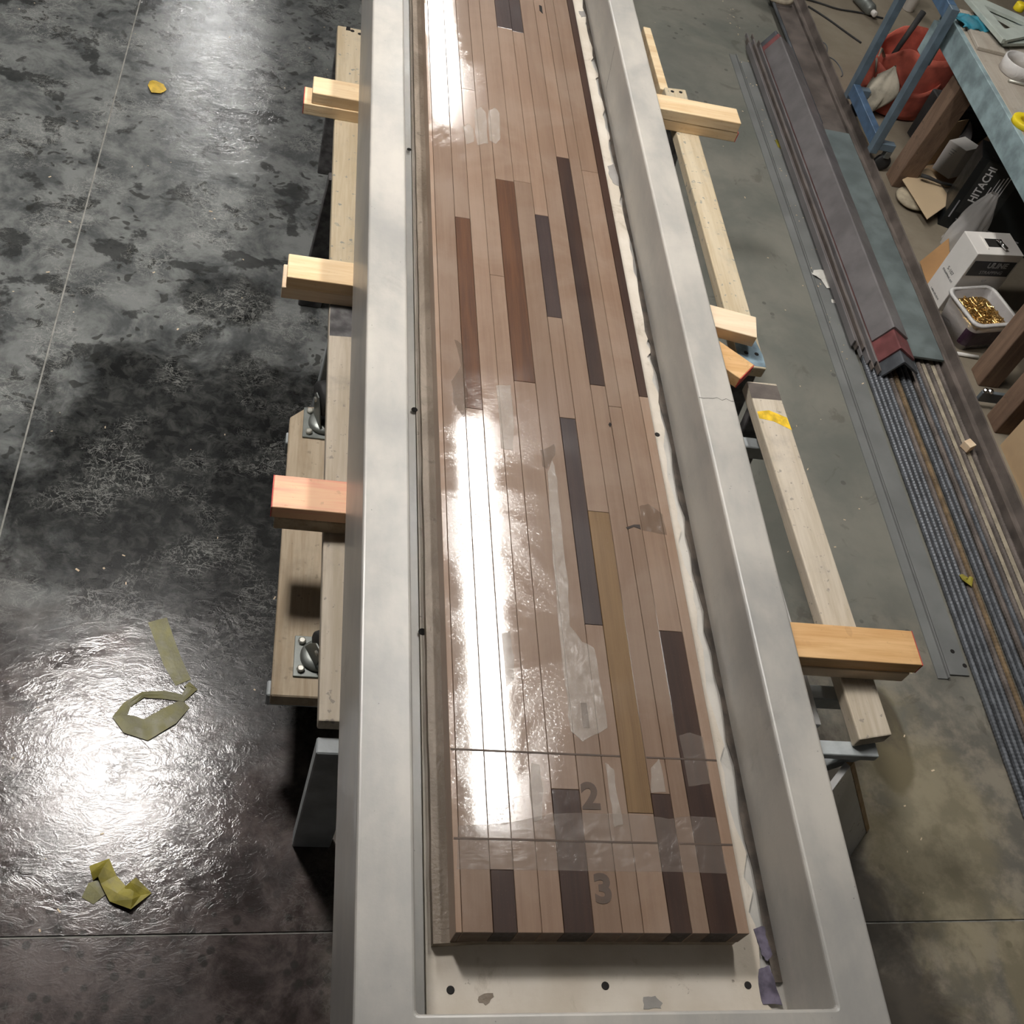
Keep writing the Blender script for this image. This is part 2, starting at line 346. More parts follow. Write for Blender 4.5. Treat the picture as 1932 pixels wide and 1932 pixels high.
def tube(name, pts, r, mat, parent=None, n=8, smooth=True, closed_ends=True):
    pts = [Vector(p) for p in pts]; rr = r if isinstance(r, (list, tuple)) else [r] * len(pts)
    v, f = [], []
    for (p, u, w), q in zip(frames(pts), rr):
        for k in range(n):
            a = 2 * math.pi * k / n; v.append(tuple(p + u * (q * math.cos(a)) + w * (q * math.sin(a))))
    for i in range(len(pts) - 1):
        for k in range(n): f.append((i*n + k, i*n + (k+1) % n, (i+1)*n + (k+1) % n, (i+1)*n + k))
    if closed_ends: f += [tuple(range(n)), tuple(range((len(pts)-1)*n, len(pts)*n))[::-1]]
    return mesh(name, v, f, mat, parent, smooth=smooth)
def lathe(name, prof, c, mat, parent=None, n=20, axis=(0, 0, 1), smooth=True, closed=True):   # (radius, height) profile turned about an axis
    ax = Vector(axis).normalized(); u = ax.orthogonal().normalized(); w = ax.cross(u); c = Vector(c)
    v = [tuple(c + ax * h + u * (r * math.cos(2*math.pi*k/n)) + w * (r * math.sin(2*math.pi*k/n))) for r, h in prof for k in range(n)]
    m = len(prof)
    f = [(i*n + k, i*n + (k+1) % n, (i+1)*n + (k+1) % n, (i+1)*n + k) for i in range(m - 1) for k in range(n)]
    if closed: f += [tuple(range(n)), tuple(range((m-1)*n, m*n))[::-1]]
    else: f += [((m-1)*n + k, (m-1)*n + (k+1) % n, (k+1) % n, k) for k in range(n)]
    return mesh(name, v, f, mat, parent, smooth=smooth)
def sheet(name, fn, nu, nv, mat, parent=None, thick=.0, smooth=True):
    v = [tuple(fn(i / nu, j / nv)) for i in range(nu + 1) for j in range(nv + 1)]
    f = [(i*(nv+1)+j, (i+1)*(nv+1)+j, (i+1)*(nv+1)+j+1, i*(nv+1)+j+1) for i in range(nu) for j in range(nv)]
    o = mesh(name, v, f, mat, parent, smooth=smooth)
    if thick:
        md = o.modifiers.new('thickness', 'SOLIDIFY'); md.thickness = thick; md.offset = 0
    return o
def text(name, body, size, origin, ux, uy, mat, parent, bold=0., ext=.0002):
    cu = bpy.data.curves.new(name, 'FONT'); cu.body = body; cu.size = size; cu.extrude = ext; cu.offset = bold; cu.align_x = 'CENTER'; cu.align_y = 'CENTER'; cu.resolution_u = 4
    t = bpy.data.objects.new(name, cu); COL.objects.link(t)
    dg = bpy.context.evaluated_depsgraph_get(); me = bpy.data.meshes.new_from_object(t.evaluated_get(dg)); bpy.data.objects.remove(t)
    ux = Vector(ux).normalized(); uy = Vector(uy); uy = (uy - ux * uy.dot(ux)).normalized(); uz = ux.cross(uy)
    me.transform(Matrix(((ux.x, uy.x, uz.x, origin[0]), (ux.y, uy.y, uz.y, origin[1]), (ux.z, uy.z, uz.z, origin[2]), (0, 0, 0, 1))))
    me.materials.clear(); me.materials.append(M[mat]); o = bpy.data.objects.new(name, me); return link(o, parent)

# ================================================================ SETTING: slabs of the floor, ceiling lamps
fl = box('floor', -6, 7, -3, 14, -.06, -.0035, 'joint', bevel=0); fl['kind'] = 'structure'
def jy(x): return .752 + .021 * x
g = .0028
for (x0, x1, lo) in ((-6, -1.262 - g, 0), (-1.262 - g, -1.262 + g, 2), (-1.262 + g, 7, 0), (-6, -1.262 - g, 1), (-1.262 + g, 7, 1)):
    if lo == 0: q = [(x0, jy(x0) + g), (x1, jy(x1) + g), (x1, 14), (x0, 14)]
    elif lo == 1: q = [(x0, -3), (x1, -3), (x1, jy(x1) - g), (x0, jy(x0) - g)]
    else: continue
    prism('floor_slab', q, -.05, 0, 'floor', fl)

def lamp(x, y0, y1, w, z, k, label, tint=(1, .972, .925)):
    t = thing('fluorescent_lamp', (x, (y0 + y1) / 2, z), label, 'lamp', 'hall ceiling lamps')
    prismY('housing', [(x - w*.75, z + .012), (x + w*.75, z + .012), (x + w*.5, z + .09), (x - w*.5, z + .09)], y0, y1, 'white_box', t)
    mt = m_emit('lit_diffuser', tint, k)
    box('diffuser', x - w/2, x + w/2, y0 + .02, y1 - .02, z, z + .01, mt, t, 0)
lamp(.545, 1.76, 4.19, .16, 3.6, TUBE * .75, 'long ceiling strip lamp over the near half of the board')
lamp(.475, 7.13, 9.57, .16, 3.6, TUBE * .8, 'long ceiling strip lamp over the far half of the board')
lamp(-1.27, 2.40, 3.00, .34, 3.6, TUBE * 2.4, 'short ceiling lamp over the wet floor', (1, .955, .915))
lamp(-1.42, 9.7, 10.5, .16, 3.6, TUBE * 1.6, 'far ceiling lamp above the wet floor', (1, .99, .97))

# ================================================================ CONCRETE TROUGH
TB, TT, TF = .630, .890, .724          # underside, rim, floor of the trough
Y0, Y1 = .283, 6.75
tr = thing('concrete_trough', (0, Y0, TB), 'long grey cast concrete trough table holding the wooden playing board', 'table')
ox, ix, yi0, yi1 = .425, .334, .372, 6.66
v = [(-.431, Y0 - .006, TB), (.431, Y0 - .006, TB), (.431, Y1, TB), (-.431, Y1, TB), (-ox, Y0, TT), (ox, Y0, TT), (ox, Y1, TT), (-ox, Y1, TT),
     (-ix, yi0, TT), (ix, yi0, TT), (ix, yi1, TT), (-ix, yi1, TT), (-ix, yi0, TF), (ix, yi0, TF), (ix, yi1, TF), (-ix, yi1, TF)]
f = [(3, 2, 1, 0), (0, 1, 5, 4), (1, 2, 6, 5), (2, 3, 7, 6), (3, 0, 4, 7), (4, 5, 9, 8), (5, 6, 10, 9), (6, 7, 11, 10), (7, 4, 8, 11),
     (8, 9, 13, 12), (9, 10, 14, 13), (10, 11, 15, 14), (11, 8, 12, 15), (12, 13, 14, 15)]
mesh('trough_body', v, f, 'concrete', tr, .006, 3)
# white underlay with a ragged right edge
lp = [(-.290, .383), (.322, .383)]
y = .383
while y < 6.6:
    y += random.uniform(.02, .06); base = .305 if y < 1.6 else .305 + .02 * min(1, (y - 1.6) / .6)
    lp.append((base + random.uniform(-.012, .010), y))
lp += [(.325, 6.62), (-.284, 6.62)]
prism('underlay_panel', lp, TF, TF + .006, 'panel', tr)
UF = TF + .006
yy = .508; gp = [(-.2815, yy)]; gpr = []
e = [(-.281 + random.uniform(-.0008, .0008), .508 + i * .06) for i in range(102)]
prism('board_base', e + [(.252, e[-1][1]), (.252, .5125), (-.2545, .5125), (-.281, .508)][:3] + [(-.20, .5125)], UF, .7495, 'glue', tr)
for (px, py, r) in ((850, 1868, .0052), (1142, 1860, .0052), (1411, 1859, .005), (772, 282, .005), (782, 773, .0055), (797, 1192, .006), (1240, 820, .005)):
    a = P(px, py, UF)
    lathe('screw_hole', [(r * 1.3, 0), (r * 1.3, .0006), (r, .0008)], (a.x, a.y, UF), 'hole', tr, 14)
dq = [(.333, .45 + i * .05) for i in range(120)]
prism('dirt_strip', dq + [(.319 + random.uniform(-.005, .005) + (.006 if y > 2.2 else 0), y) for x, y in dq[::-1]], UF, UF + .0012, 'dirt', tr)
def patch(name, pts, z, mat, parent, h=.0005, jit=0.):
    q = []
    for i, (px, py) in enumerate(pts):
        nx, ny = pts[(i + 1) % len(pts)]
        for t in (0, .33, .66): q.append(XY(px + (nx - px) * t + random.uniform(-jit, jit), py + (ny - py) * t + random.uniform(-jit, jit), z))
    return prism(name, q, z, z + h, mat, parent)
patch('purple_residue', [(1422, 1752), (1440, 1748), (1446, 1775), (1458, 1800), (1448, 1815), (1436, 1800), (1428, 1778)], UF, 'purple', tr, .002, 2)
patch('purple_residue', [(1430, 1830), (1448, 1822), (1462, 1850), (1474, 1895), (1440, 1897), (1432, 1870)], UF, 'purple', tr, .0015, 2)
patch('bare_patch', [(1215, 1882), (1235, 1880), (1249, 1892), (1246, 1903), (1213, 1903)], UF, 'grey_patch', tr, .0008, 1.5)
patch('bare_patch', [(1146, 313), (1158, 309), (1168, 330), (1172, 352), (1160, 350), (1150, 335)], UF, 'grey_patch', tr, .0008, 1.5)
patch('bare_patch', [(1092, 22), (1110, 20), (1112, 30), (1096, 33)], UF, 'grey_patch', tr, .0008, 1)
patch('stain', [(905, 1878), (930, 1872), (934, 1882), (915, 1895), (900, 1888)], UF, 'glue', tr, .0006, 2)
# hairline cracks on the rim and the inner face
def crack(pts, w, parent):
    for a, b in zip(pts, pts[1:]):
        pass
    vv, ff = [], []
    for i, p in enumerate(pts): vv += [(p[0], p[1] - w, p[2]), (p[0], p[1] + w, p[2])]
    for i in range(len(pts) - 1): ff.append((2*i, 2*i+1, 2*i+3, 2*i+2))
    return mesh('hairline_crack', vv, ff, 'hole', parent)
c0 = P(1318, 748, TT); c1 = P(1388, 757, TT)
crack([(c0.x + (c1.x - c0.x) * t, c0.y + (c1.y - c0.y) * t + random.uniform(-.004, .004), TT + .0004) for t in [i / 8 for i in range(9)]], .0006, tr)
crack([(ix - .0006, 3.12 + .06 * t + random.uniform(-.002, .002), TF + .03 + .11 * t) for t in [i / 6 for i in range(7)]], .0012, tr)

# ================================================================ PLAYING BOARD
BT, BB = .800, .750                       # top and underside
BY0, BY1 = .511, 6.45
bd = thing('playing_board', (0, BY0, BB), 'long laminated wooden playing board with numbered end lying in the concrete trough', 'game board')
cum = [0, .0109, .0619, .1019, .1429, .1804, .2318, .2805, .3180, .3660, .4035, .4357, .4854, .508]
def by(px, py): return P(px, py, BT).y
seg = {0: [(None, 's_edge')], 1: [(None, 's_tan')],
       2: [(by(945, 1641), 's_walnut'), (by(890, 770), 's_tan'), (by(868, 410), 's_brown'), (None, 's_tan')],
       3: [(2.9, 's_tan'), (None, 's_tan')], 4: [(2.1, 's_tan'), (None, 's_tan')],
       5: [(by(1062, 1489), 's_walnut'), (by(980, 719), 's_tan'), (by(945, 339), 's_brown'), (None, 's_tan')],
       6: [(2.5, 's_tan'), (by(942, 51), 's_tan'), (None, 's_purple')],
       7: [(by(1112, 1178), 's_tan'), (by(1063, 788), 's_purple'), (by(1035, 597), 's_tan'), (by(1015, 405), 's_purple'), (by(966, 58), 's_tan'), (None, 's_purple')],
       8: [(by(1197, 1534), 's_tan'), (by(1125, 965), 's_olive'), (None, 's_tan')],
       9: [(by(1242, 1498), 's_walnut'), (by(1122, 726), 's_tan'), (by(1055, 296), 's_walnut'), (None, 's_tan')],
       10: [(1.7, 's_tan'), (None, 's_tan')],
       11: [(by(1265, 1191), 's_walnut'), (2.6, 's_tan'), (None, 's_tan')],
       12: [(by(1210, 748), 's_edge'), (5.2, 's_walnut'), (None, 's_tan')]}
box('core', -.250, .250, BY0 + .004, BY1 - .004, BB + .0003, BT - .004, 'core', bd, 0)
for i in range(13):
    a, b = -.254 + cum[i] + .0004, -.254 + cum[i + 1] - .0004; s = BY0
    for end, mt in seg[i]:
        e_ = BY1 if end is None else end
        h = BT + random.uniform(-.0002, .0002)
        zb = BB
        sl = box('slat', a, b, s + .0003, e_ - .0003, zb, h, mt, bd, .0007, 1); s = e_
        sl.data.materials.append(M['s_end_tan' if mt in ('s_tan', 's_edge') else 's_end_dark'])  # end faces get the wood colour with painted shade
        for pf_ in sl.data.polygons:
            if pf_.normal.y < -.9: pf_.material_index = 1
# scored lines between the zones
for yl, gaps in ((BY0 + .1535, {9}), (BY0 + .314, {8})):
    runs = []; st = None
    for i in range(14):
        if i < 13 and i not in gaps:
            st = i if st is None else st
        elif st is not None: runs.append((st, i)); st = None
    for p, q in runs: box('zone_line', -.254 + cum[p] + .002, -.254 + cum[q] - .001, yl - .0017, yl + .0017, BT - .0005, BT + .0007, 'digit', bd, 0)
for ch, px, py, sz in (('3', 1138, 1679, .066), ('2', 1114, 1504, .066), ('1', 1104, 1352, .066)):
    p = P(px, py, BT + .0006); text('numeral', ch, sz, (p.x, p.y, BT + .0006), (1, 0, 0), (0, 1, 0), 'digit', bd, .0028, .0002)
# films of dried resin and sanding haze left on the surface
Z = BT + .0003
patch('resin_film', [(1032, 890), (1042, 868), (1052, 905), (1058, 985), (1072, 1100), (1074, 1180), (1098, 1212), (1122, 1222), (1134, 1300), (1146, 1372), (1100, 1400), (1076, 1380), (1066, 1290), (1052, 1150), (1040, 1010)], Z, 'film', bd, .0006, 1.5)
for q in ([(874, 240), (884, 233), (893, 242), (894, 268), (880, 272)], [(896, 208), (908, 202), (917, 212), (920, 270), (900, 274), (896, 250)], [(921, 210), (933, 203), (942, 214), (944, 262), (936, 272), (924, 266)]):
    patch('resin_film', q, Z, 'film', bd, .0005, 1)
patch('resin_film', [(936, 728), (963, 727), (969, 800), (968, 850), (946, 846)], Z, 'film', bd, .0004, 1)
patch('resin_film', [(1002, 1438), (1018, 1444), (1025, 1490), (1022, 1545), (1008, 1550), (998, 1500)], Z, 'film', bd, .0006, 1)
patch('resin_film', [(946, 1196), (962, 1190), (969, 1240), (970, 1282), (956, 1296)], Z, 'film', bd, .0006, 1)
patch('resin_film', [(1142, 1438), (1158, 1452), (1164, 1500), (1176, 1555), (1160, 1560), (1150, 1500)], Z, 'film', bd, .0005, 1)
patch('resin_film', [(1228, 1450), (1244, 1430), (1254, 1480), (1256, 1494), (1228, 1496)], Z, 'film', bd, .0005, 1)
patch('haze_film', [(864, 1558), (960, 1552), (1040, 1535), (1085, 1533), (1220, 1538), (1262, 1545), (1302, 1540), (1350, 1542), (1372, 1648), (1200, 1644), (862, 1640)], Z - .0001, 'haze', bd, .0003, .6)
patch('haze_film', [(1282, 1388), (1300, 1382), (1326, 1390), (1334, 1440), (1340, 1478), (1300, 1484), (1292, 1440)], Z, 'haze', bd, .0004, 1)
patch('damp_mark', [(858, 640), (870, 690), (852, 720), (856, 760), (876, 790), (884, 762), (878, 700), (872, 650)], Z, 'damp', bd, .0002, 1)
patch('damp_mark', [(1020, 850), (1046, 838), (1048, 858), (1032, 885), (1024, 880)], Z, 'damp', bd, .0003, 1)
patch('damp_mark', [(1206, 955), (1222, 950), (1250, 970), (1258, 1010), (1212, 1000)], Z, 'damp', bd, .0002, 1)
patch('resin_chip', [(1150, 797), (1154, 801), (1151, 806), (1148, 801)], Z, 'hole', bd, .0012)
patch('resin_chip', [(1017, 10), (1022, 12), (1024, 26), (1018, 20)], Z, 'hole', bd, .0012)
patch('resin_chip', [(1181, 995), (1196, 990), (1207, 990), (1209, 999), (1196, 994), (1184, 999)], Z, 'core', bd, .0008)

# ================================================================ BEARERS between beams and trough
def bearer(name, label, tip, edge, length, side, mat, z1, tipmat=None, wid=.089, h=.038, ang=0., g=None):
    # tip: outer end corner on the far edge; side -1 sticks out to the left
    x, y = tip; d = Vector((math.cos(ang) * -side, math.sin(ang) * -side)); nrm = Vector((-d.y, d.x)) * (-1 if side < 0 else 1)
    a = Vector((x, y)); b = a + d * length; c = b + nrm * wid; e = a + nrm * wid
    q = [a, b, c, e]
    t = thing(name, ((a.x + c.x) / 2, (a.y + c.y) / 2, z1 - h), label, 'wood block', g)
    if tipmat:
        k = d * .0016
        hexa('painted_end', [(p.x, p.y, z1 - h + .001) for p in (a - k, a, e, e - k)], [(p.x, p.y, z1 - .001) for p in (a - k, a, e, e - k)], tipmat, t, 0)
    hexa('block', [(p.x, p.y, z1 - h) for p in q], [(p.x, p.y, z1) for p in q], mat, t, .0025, 2)
    return t
ZB = TB; h2 = .038
G = 'pine bearers under the trough'
t1 = XY(592, 143, ZB); bearer('wood_bearer', 'upper pale pine block with a dark knot mark, far left side of the trough', t1, 0, .42, -1, 'pine', ZB, g=G)
bearer('wood_bearer', 'lower red-ended pine block under the knotted one, far left side', (t1[0] - .022, t1[1] - .004), 0, .42, -1, 'pine', ZB - h2, 'red_paint', g=G)
t2 = XY(545, 478, ZB); bearer('wood_bearer', 'upper cream pine block at the middle of the left side', t2, 0, .46, -1, 'pine', ZB, g=G)
bearer('wood_bearer', 'lower cream pine block at the middle of the left side', (t2[0] - .010, t2[1] + .001), 0, .46, -1, 'pine_pale', ZB - h2, g=G)
t3 = XY(518, 895, ZB); bearer('wood_bearer', 'pink and red stained pine block above the caster plank', t3, 0, .44, -1, 'pine_pink', ZB, 'red_paint', g=G)
bearer('wood_bearer', 'plain pine block beneath the pink stained block, left side', (t3[0] + .008, t3[1] - .002), 0, .43, -1, 'plank', ZB - h2, g=G)
t4 = XY(1390, 205, ZB); bearer('wood_bearer', 'upper pale pine block far on the right side of the trough', t4, 0, .46, 1, 'pine', ZB, g=G)
bearer('wood_bearer', 'lower pine block with red end far on the right side', (t4[0] + .005, t4[1] + .001), 0, .46, 1, 'pine', ZB - h2, 'red_paint', g=G)
t5 = XY(1427, 598, ZB); bearer('wood_bearer', 'pale pinkish pine block in the middle of the right side', t5, 0, .40, 1, 'pine_pale', ZB, ang=-.18, g=G)
t6 = XY(1423, 688, ZB - h2); bearer('wood_bearer', 'slanting orange pine block with red end, middle of the right side', t6, 0, .36, 1, 'pine_warm', ZB - h2, 'red_paint', .084, ang=-.72, g=G)
t7 = XY(1720, 1190, ZB); bearer('wood_bearer', 'upper orange-brown pine block with red end, near right side', t7, 0, .52, 1, 'pine_warm', ZB, 'red_paint', .092, g=G)
bearer('wood_bearer', 'lower pale pine block under the orange-brown one, near right side', (t7[0] - .012, t7[1] - .006), 0, .50, 1, 'pine_pale', ZB - h2, g=G)

# ================================================================ SAWHORSES
SB = ZB - 2 * h2          # top of the beams
def sawhorse(label, q, mat, legs, side, extra=()):
    # q: four plan corners of the beam (outer-far, outer-near, inner-near, inner-far)
    cx = sum(p[0] for p in q) / 4; cy = sum(p[1] for p in q) / 4
    t = thing('sawhorse', (cx, cy, 0), label, 'sawhorse', 'sawhorses under the trough')
    hexa('beam', [(x, y, SB - .038) for x, y in q], [(x, y, SB) for x, y in q], mat, t, .004, 2)
    for (x, y, sx, lm, wx) in legs:
        top = SB - .0385
        hexa('leg', [(x + sx, y - .018, 0), (x + sx + wx, y - .018, 0), (x + sx + wx, y + .018, 0), (x + sx, y + .018, 0)],
             [(x, y - .018, top), (x + wx, y - .018, top), (x + wx, y + .018, top), (x, y + .018, top)], lm, t, .003)
    for e_ in extra: e_(t)
    return t
def rail(x0, x1, y, z): return lambda t: box('stretcher', x0, x1, y - .019, y + .019, z - .05, z, 'grey_paint', t, .003)
def paint(name, q, z, mat): return lambda t: prism(name, q, z, z + .0006, mat, t)
def screws(pts): 
    def f_(t):
        for (x, y) in pts: lathe('screw_hole', [(.007, 0), (.007, .0006), (.005, .0008)], (x, y, SB), 'hole', t, 12)
    return f_
RZ0 = .300
aN, aF = XY(601, 1360, SB), XY(622, 567, SB)
sawhorse('near left sawhorse with weathered beam and grey-blue leg beside the caster plank', [aF, aN, (aN[0] + .14, aN[1]), (aF[0] + .14, aF[1])], 'beam_grey',
         [(-.462, .955, -.004, 'grey_paint', .088), (-.22, .96, .02, 'grey_paint', .07), (-.475, 2.12, -.03, 'grey_paint', .06), (-.22, 2.12, .02, 'grey_paint', .06)], -1,
         [rail(-.56, -.15, 1.19, RZ0), rail(-.56, -.15, 1.93, RZ0),
          paint('dark_paint_patch', [(aF[0] + .002, aF[1] - .005), (aF[0] + .004, aF[1] - .13), (aF[0] + .13, aF[1] - .12), (aF[0] + .13, aF[1] - .005)], SB, 'dark_paint')])
bN, bF = XY(625, 543, SB), XY(637, 47, SB)
nt = .03
sawhorse('far left sawhorse with notched weathered beam and dark leg', [bF, (bN[0] - .006, bN[1]), (bN[0] + .14, bN[1]), (bF[0] + .15, bF[1])], 'beam',
         [(-.50, 2.78, -.045, 'dark_paint', .075), (-.22, 2.78, .02, 'dark_paint', .07), (-.50, 3.50, -.01, 'dark_paint', .07), (-.22, 3.5, .02, 'dark_paint', .07)], -1,
         [rail(-.50, -.15, 2.86, RZ0), paint('notch', [(bF[0] + .028, bF[1] - .022), (bF[0] + .044, bF[1] - .022), (bF[0] + .042, bF[1] + .001), (bF[0] + .030, bF[1] + .001)], SB, 'hole'),
          screws([(bF[0] + .05, bF[1] - .02), (bF[0] + .075, bF[1] - .03)])])
q1 = [XY(1430, 632, SB), XY(1302, 175, SB), XY(1256, 168, SB), XY(1378, 620, SB)]
sawhorse('far right sawhorse with paint-specked weathered beam', [(.765, 2.16), (.757, 3.565), (.672, 3.555), (.682, 2.16)], 'beam',
         [(.70, 2.22, .06, 'dark_paint', .07), (.30, 2.22, -.03, 'dark_paint', .07), (.70, 3.48, .06, 'dark_paint', .07), (.30, 3.48, -.03, 'dark_paint', .07)], 1,
         [rail(.25, .78, 3.3, RZ0), screws([(.700, 3.535), (.733, 3.540), (.712, 2.215), (.745, 2.215)]),
          paint('blue_paint_patch', [(.683, 2.165), (.764, 2.165), (.764, 2.215), (.75, 2.29), (.684, 2.25)], SB, 'blue_paint')])
def panel_leg(t):
    BR, BL = Vector((1.067, 1.024, 0)), Vector((.960, .918, 0)); TR = P(1611, 1436, .47); TL = TR + (BL - BR) * 1.02
    n_ = (BR - BL).cross(TL - BL).normalized()
    n_ = -n_ if n_.dot(CAM - BR) > 0 else n_
    d = (BR - BL).normalized(); w_ = .018
    k = n_ * .016; k.z = 0
    q = lambda a, b, c, e_, o: ([tuple(a + o), tuple(b + o), tuple(b + k), tuple(a + k)], [tuple(e_ + o), tuple(c + o), tuple(c + k), tuple(e_ + k)])
    b_, t_ = q(BL, BR - d * w_, TR - d * w_, TL, Vector((0, 0, 0))); hexa('panel_leg', b_, t_, 'laminate', t, .0005)
    b_, t_ = q(BR - d * w_, BR, TR, TR - d * w_, -k * .1); hexa('raw_edge', b_, t_, 'osb', t, .0005)
def bracket(t):
    box('bracket', .60, .80, .985, 1.02, SB - .062, SB - .039, 'grey_paint', t, .002)
    hexa('brace', [(.60, .99, .30), (.625, .99, .29), (.625, 1.02, .29), (.60, 1.02, .30)], [(.74, .99, SB - .064), (.775, .99, SB - .064), (.775, 1.02, SB - .064), (.74, 1.02, SB - .064)], 'grey_paint', t, .002)
    box('post', .595, .63, .985, 1.022, 0, SB - .0625, 'grey_paint', t, .002)
sawhorse('near right sawhorse with yellow spray mark across its weathered beam', [(.784, 2.105), (.800, 1.70), (.823, 1.025), (.738, 1.005)] and [(.784, 2.105), (.822, 1.022), (.735, 1.005), (.690, 2.10)], 'beam_grey',
         [(.70, 2.03, .06, 'dark_paint', .07), (.30, 2.03, -.03, 'dark_paint', .07), (.30, 1.0, -.02, 'grey_paint', .07)], 1,
         [rail(.38, .80, 1.17, .466), rail(.38, .80, 1.95, .466), panel_leg, bracket,
          paint('yellow_spray_mark', [(.697, 1.985), (.735, 1.995), (.785, 1.975), (.789, 1.93), (.74, 1.955), (.698, 1.96)], SB, 'yellow_paint'),
          paint('dark_paint_patch', [(.690, 2.095), (.782, 2.095), (.784, 2.04), (.691, 2.035)], SB, 'steel_brown')])
lam = tag(prism('laminate_panel', [(.40, 1.075), (.694, 1.075), (.662, 1.99), (.40, 1.99)], .4665, .4825, 'laminate', None, .001), 'grey laminate panel lying on the stretchers under the right side of the trough', 'panel')
# thin upright lath behind the far right sawhorse
l0, l1 = XY(1215, 50, .5), XY(1249, 168, .5)
lt = thing('wood_lath', (.69, 3.84, 0), 'thin pale lath on a post behind the far right sawhorse', 'lath')
hexa('lath', [(l0[0] - .003, l0[1], .465), (l1[0] - .006, l1[1], .465), (l1[0] + .028, l1[1], .465), (l0[0] + .028, l0[1], .465)], [(l0[0] - .003, l0[1], .5), (l1[0] - .006, l1[1], .5), (l1[0] + .028, l1[1], .5), (l0[0] + .028, l0[1], .5)], 'pine', lt, .002)
for yy in (3.68, 4.0): box('post', .688, .716, yy, yy + .03, 0, .4645, 'pine', lt, .002)

# ================================================================ CASTER PLANK (an upturned dolly on the sawhorse stretchers)
PZ = RZ0 + .045
pf, pn = XY(548, 776, PZ), XY(511, 1312, PZ)
dl = thing('dolly', ((pf[0] + pn[0]) / 2 + .07, (pf[1] + pn[1]) / 2, RZ0), 'upturned wooden dolly plank with steel casters beside the left sawhorse', 'dolly')
pl = [(pn[0], pn[1]), (pn[0] + .16, pn[1]), (pf[0] + .16, pf[1] + .03), (pf[0] + .045, pf[1] + .025), (pf[0], pf[1] - .02)]
prism('plank', pl, RZ0 + .0005, PZ, 'plank', dl, .003)
def caster(px, py, rot):
    c = P(px, py, PZ); x, y = c.x, c.y
    pt = box('caster_plate', x - .028, x + .07, y - .052, y + .052, PZ, PZ + .005, 'galv', dl, .001)
    for sx, sy in ((-.012, -.035), (-.012, .037), (.055, -.035), (.055, .037)):
        lathe('bolt', [(.009, .005), (.009, .012), (.006, .014)], (x + sx, y + sy, PZ), 'bolt', pt, 8, smooth=False)
    lathe('swivel', [(.040, .005), (.040, .012), (.034, .018), (.02, .020)], (x + .025, y, PZ), 'galv', dl, 24)
    ca, sa = math.cos(rot), math.sin(rot)
    w = lambda a, b, z: (x + .025 + ca * a - sa * b, y + sa * a + ca * b, PZ + z)
    for s in (-.019, .019):
        fk = [(-.028, .020), (.028, .020), (.040, .085), (.030, .098), (.012, .098), (-.012, .06)]
        mesh('fork', [w(a, s - .0015, z) for a, z in fk] + [w(a, s + .0015, z) for a, z in fk], [tuple(range(6)), tuple(range(6, 12))[::-1]] + [(i, (i + 1) % 6, 6 + (i + 1) % 6, 6 + i) for i in range(6)], 'galv', dl)
    wc = Vector(w(.025, 0, .078)); ax = Vector((-sa, ca, 0))
    wh = lathe('wheel', [(.012, -.014), (.042, -.014), (.046, -.010), (.046, .010), (.042, .014), (.012, .014)], wc, 'rubber', dl, 24, ax)
    lathe('axle_bolt', [(.007, -.024), (.007, .024)], wc, 'bolt', wh, 8, ax)
caster(578, 1240, -1.1)
caster(592, 800, 1.9)

# ================================================================ STEEL STOCK along the right
G = 'steel stock on the floor'
def rebar_mesh(L=4.4, r=.0095, n=8, pitch=.0062):
    v, f = [], []; m = int(L / pitch)
    for i in range(m + 1):
        q = r * (1.12 if i % 2 else .96); s = (i % 4) * .15
        for k in range(n):
            a = 2 * math.pi * k / n + s * 0
            v.append((q * math.cos(a), -L / 2 + i * pitch, q * math.sin(a)))
    for i in range(m):
        for k in range(n): f.append((i*n + k, i*n + (k+1) % n, (i+1)*n + (k+1) % n, (i+1)*n + k))
    f += [tuple(range(n)), tuple(range(m*n, (m+1)*n))[::-1]]
    me = bpy.data.meshes.new('ribbed_bar'); me.from_pydata(v, [], f); return me
rm = {}
for k in ('steel_dark', 'steel_rust', 'steel_brown'):
    me = rebar_mesh(); me.materials.append(M[k]); rm[k] = me
xs = [(1.572, 'd'), (1.594, 'd'), (1.617, 'd'), (1.640, 'd'), (1.663, 'b'), (1.686, 'r'), (1.716, 'd'), (1.739, 'd'), (1.768, 'b'), (1.791, 'd'), (1.813, 'b'), (1.854, 'b'), (1.898, 'b')]
for i, (x, k) in enumerate(xs):
    o = bpy.data.objects.new('ribbed_bar', rm[{'d': 'steel_dark', 'b': 'steel_brown', 'r': 'steel_rust'}[k]])
    o.location = (x, 2.55 + random.uniform(-.02, .02), .0108); o.rotation_euler = (0, 0, random.uniform(-.0015, .0015)); COL.objects.link(o)
    ORD = ('first', 'second', 'third', 'fourth', 'fifth', 'sixth', 'seventh', 'eighth', 'ninth', 'tenth', 'eleventh', 'twelfth', 'thirteenth')
    lab = {'d': 'dark grey ribbed bar, %s of the row counted from the drilled flat bar' % ORD[i], 'b': 'brown-grey ribbed bar, %s of the row counted from the drilled flat bar' % ORD[i], 'r': 'rusty orange-brown ribbed bar, the only rusty one in the row'}[k]
    tag(o, lab, 'steel bar', 'ribbed bars in the row')
tag(box('flat_bar', 1.826, 1.841, .4, 4.7, 0, .014, 'steel_tan', None, .001), 'narrow tan dusty flat bar between brown ribbed bars', 'steel bar', G)
tag(box('flat_bar', 1.868, 1.886, .4, 4.7, 0, .012, 'steel_tan', None, .001), 'tan dusty flat bar next to the rusty channel', 'steel bar', G)
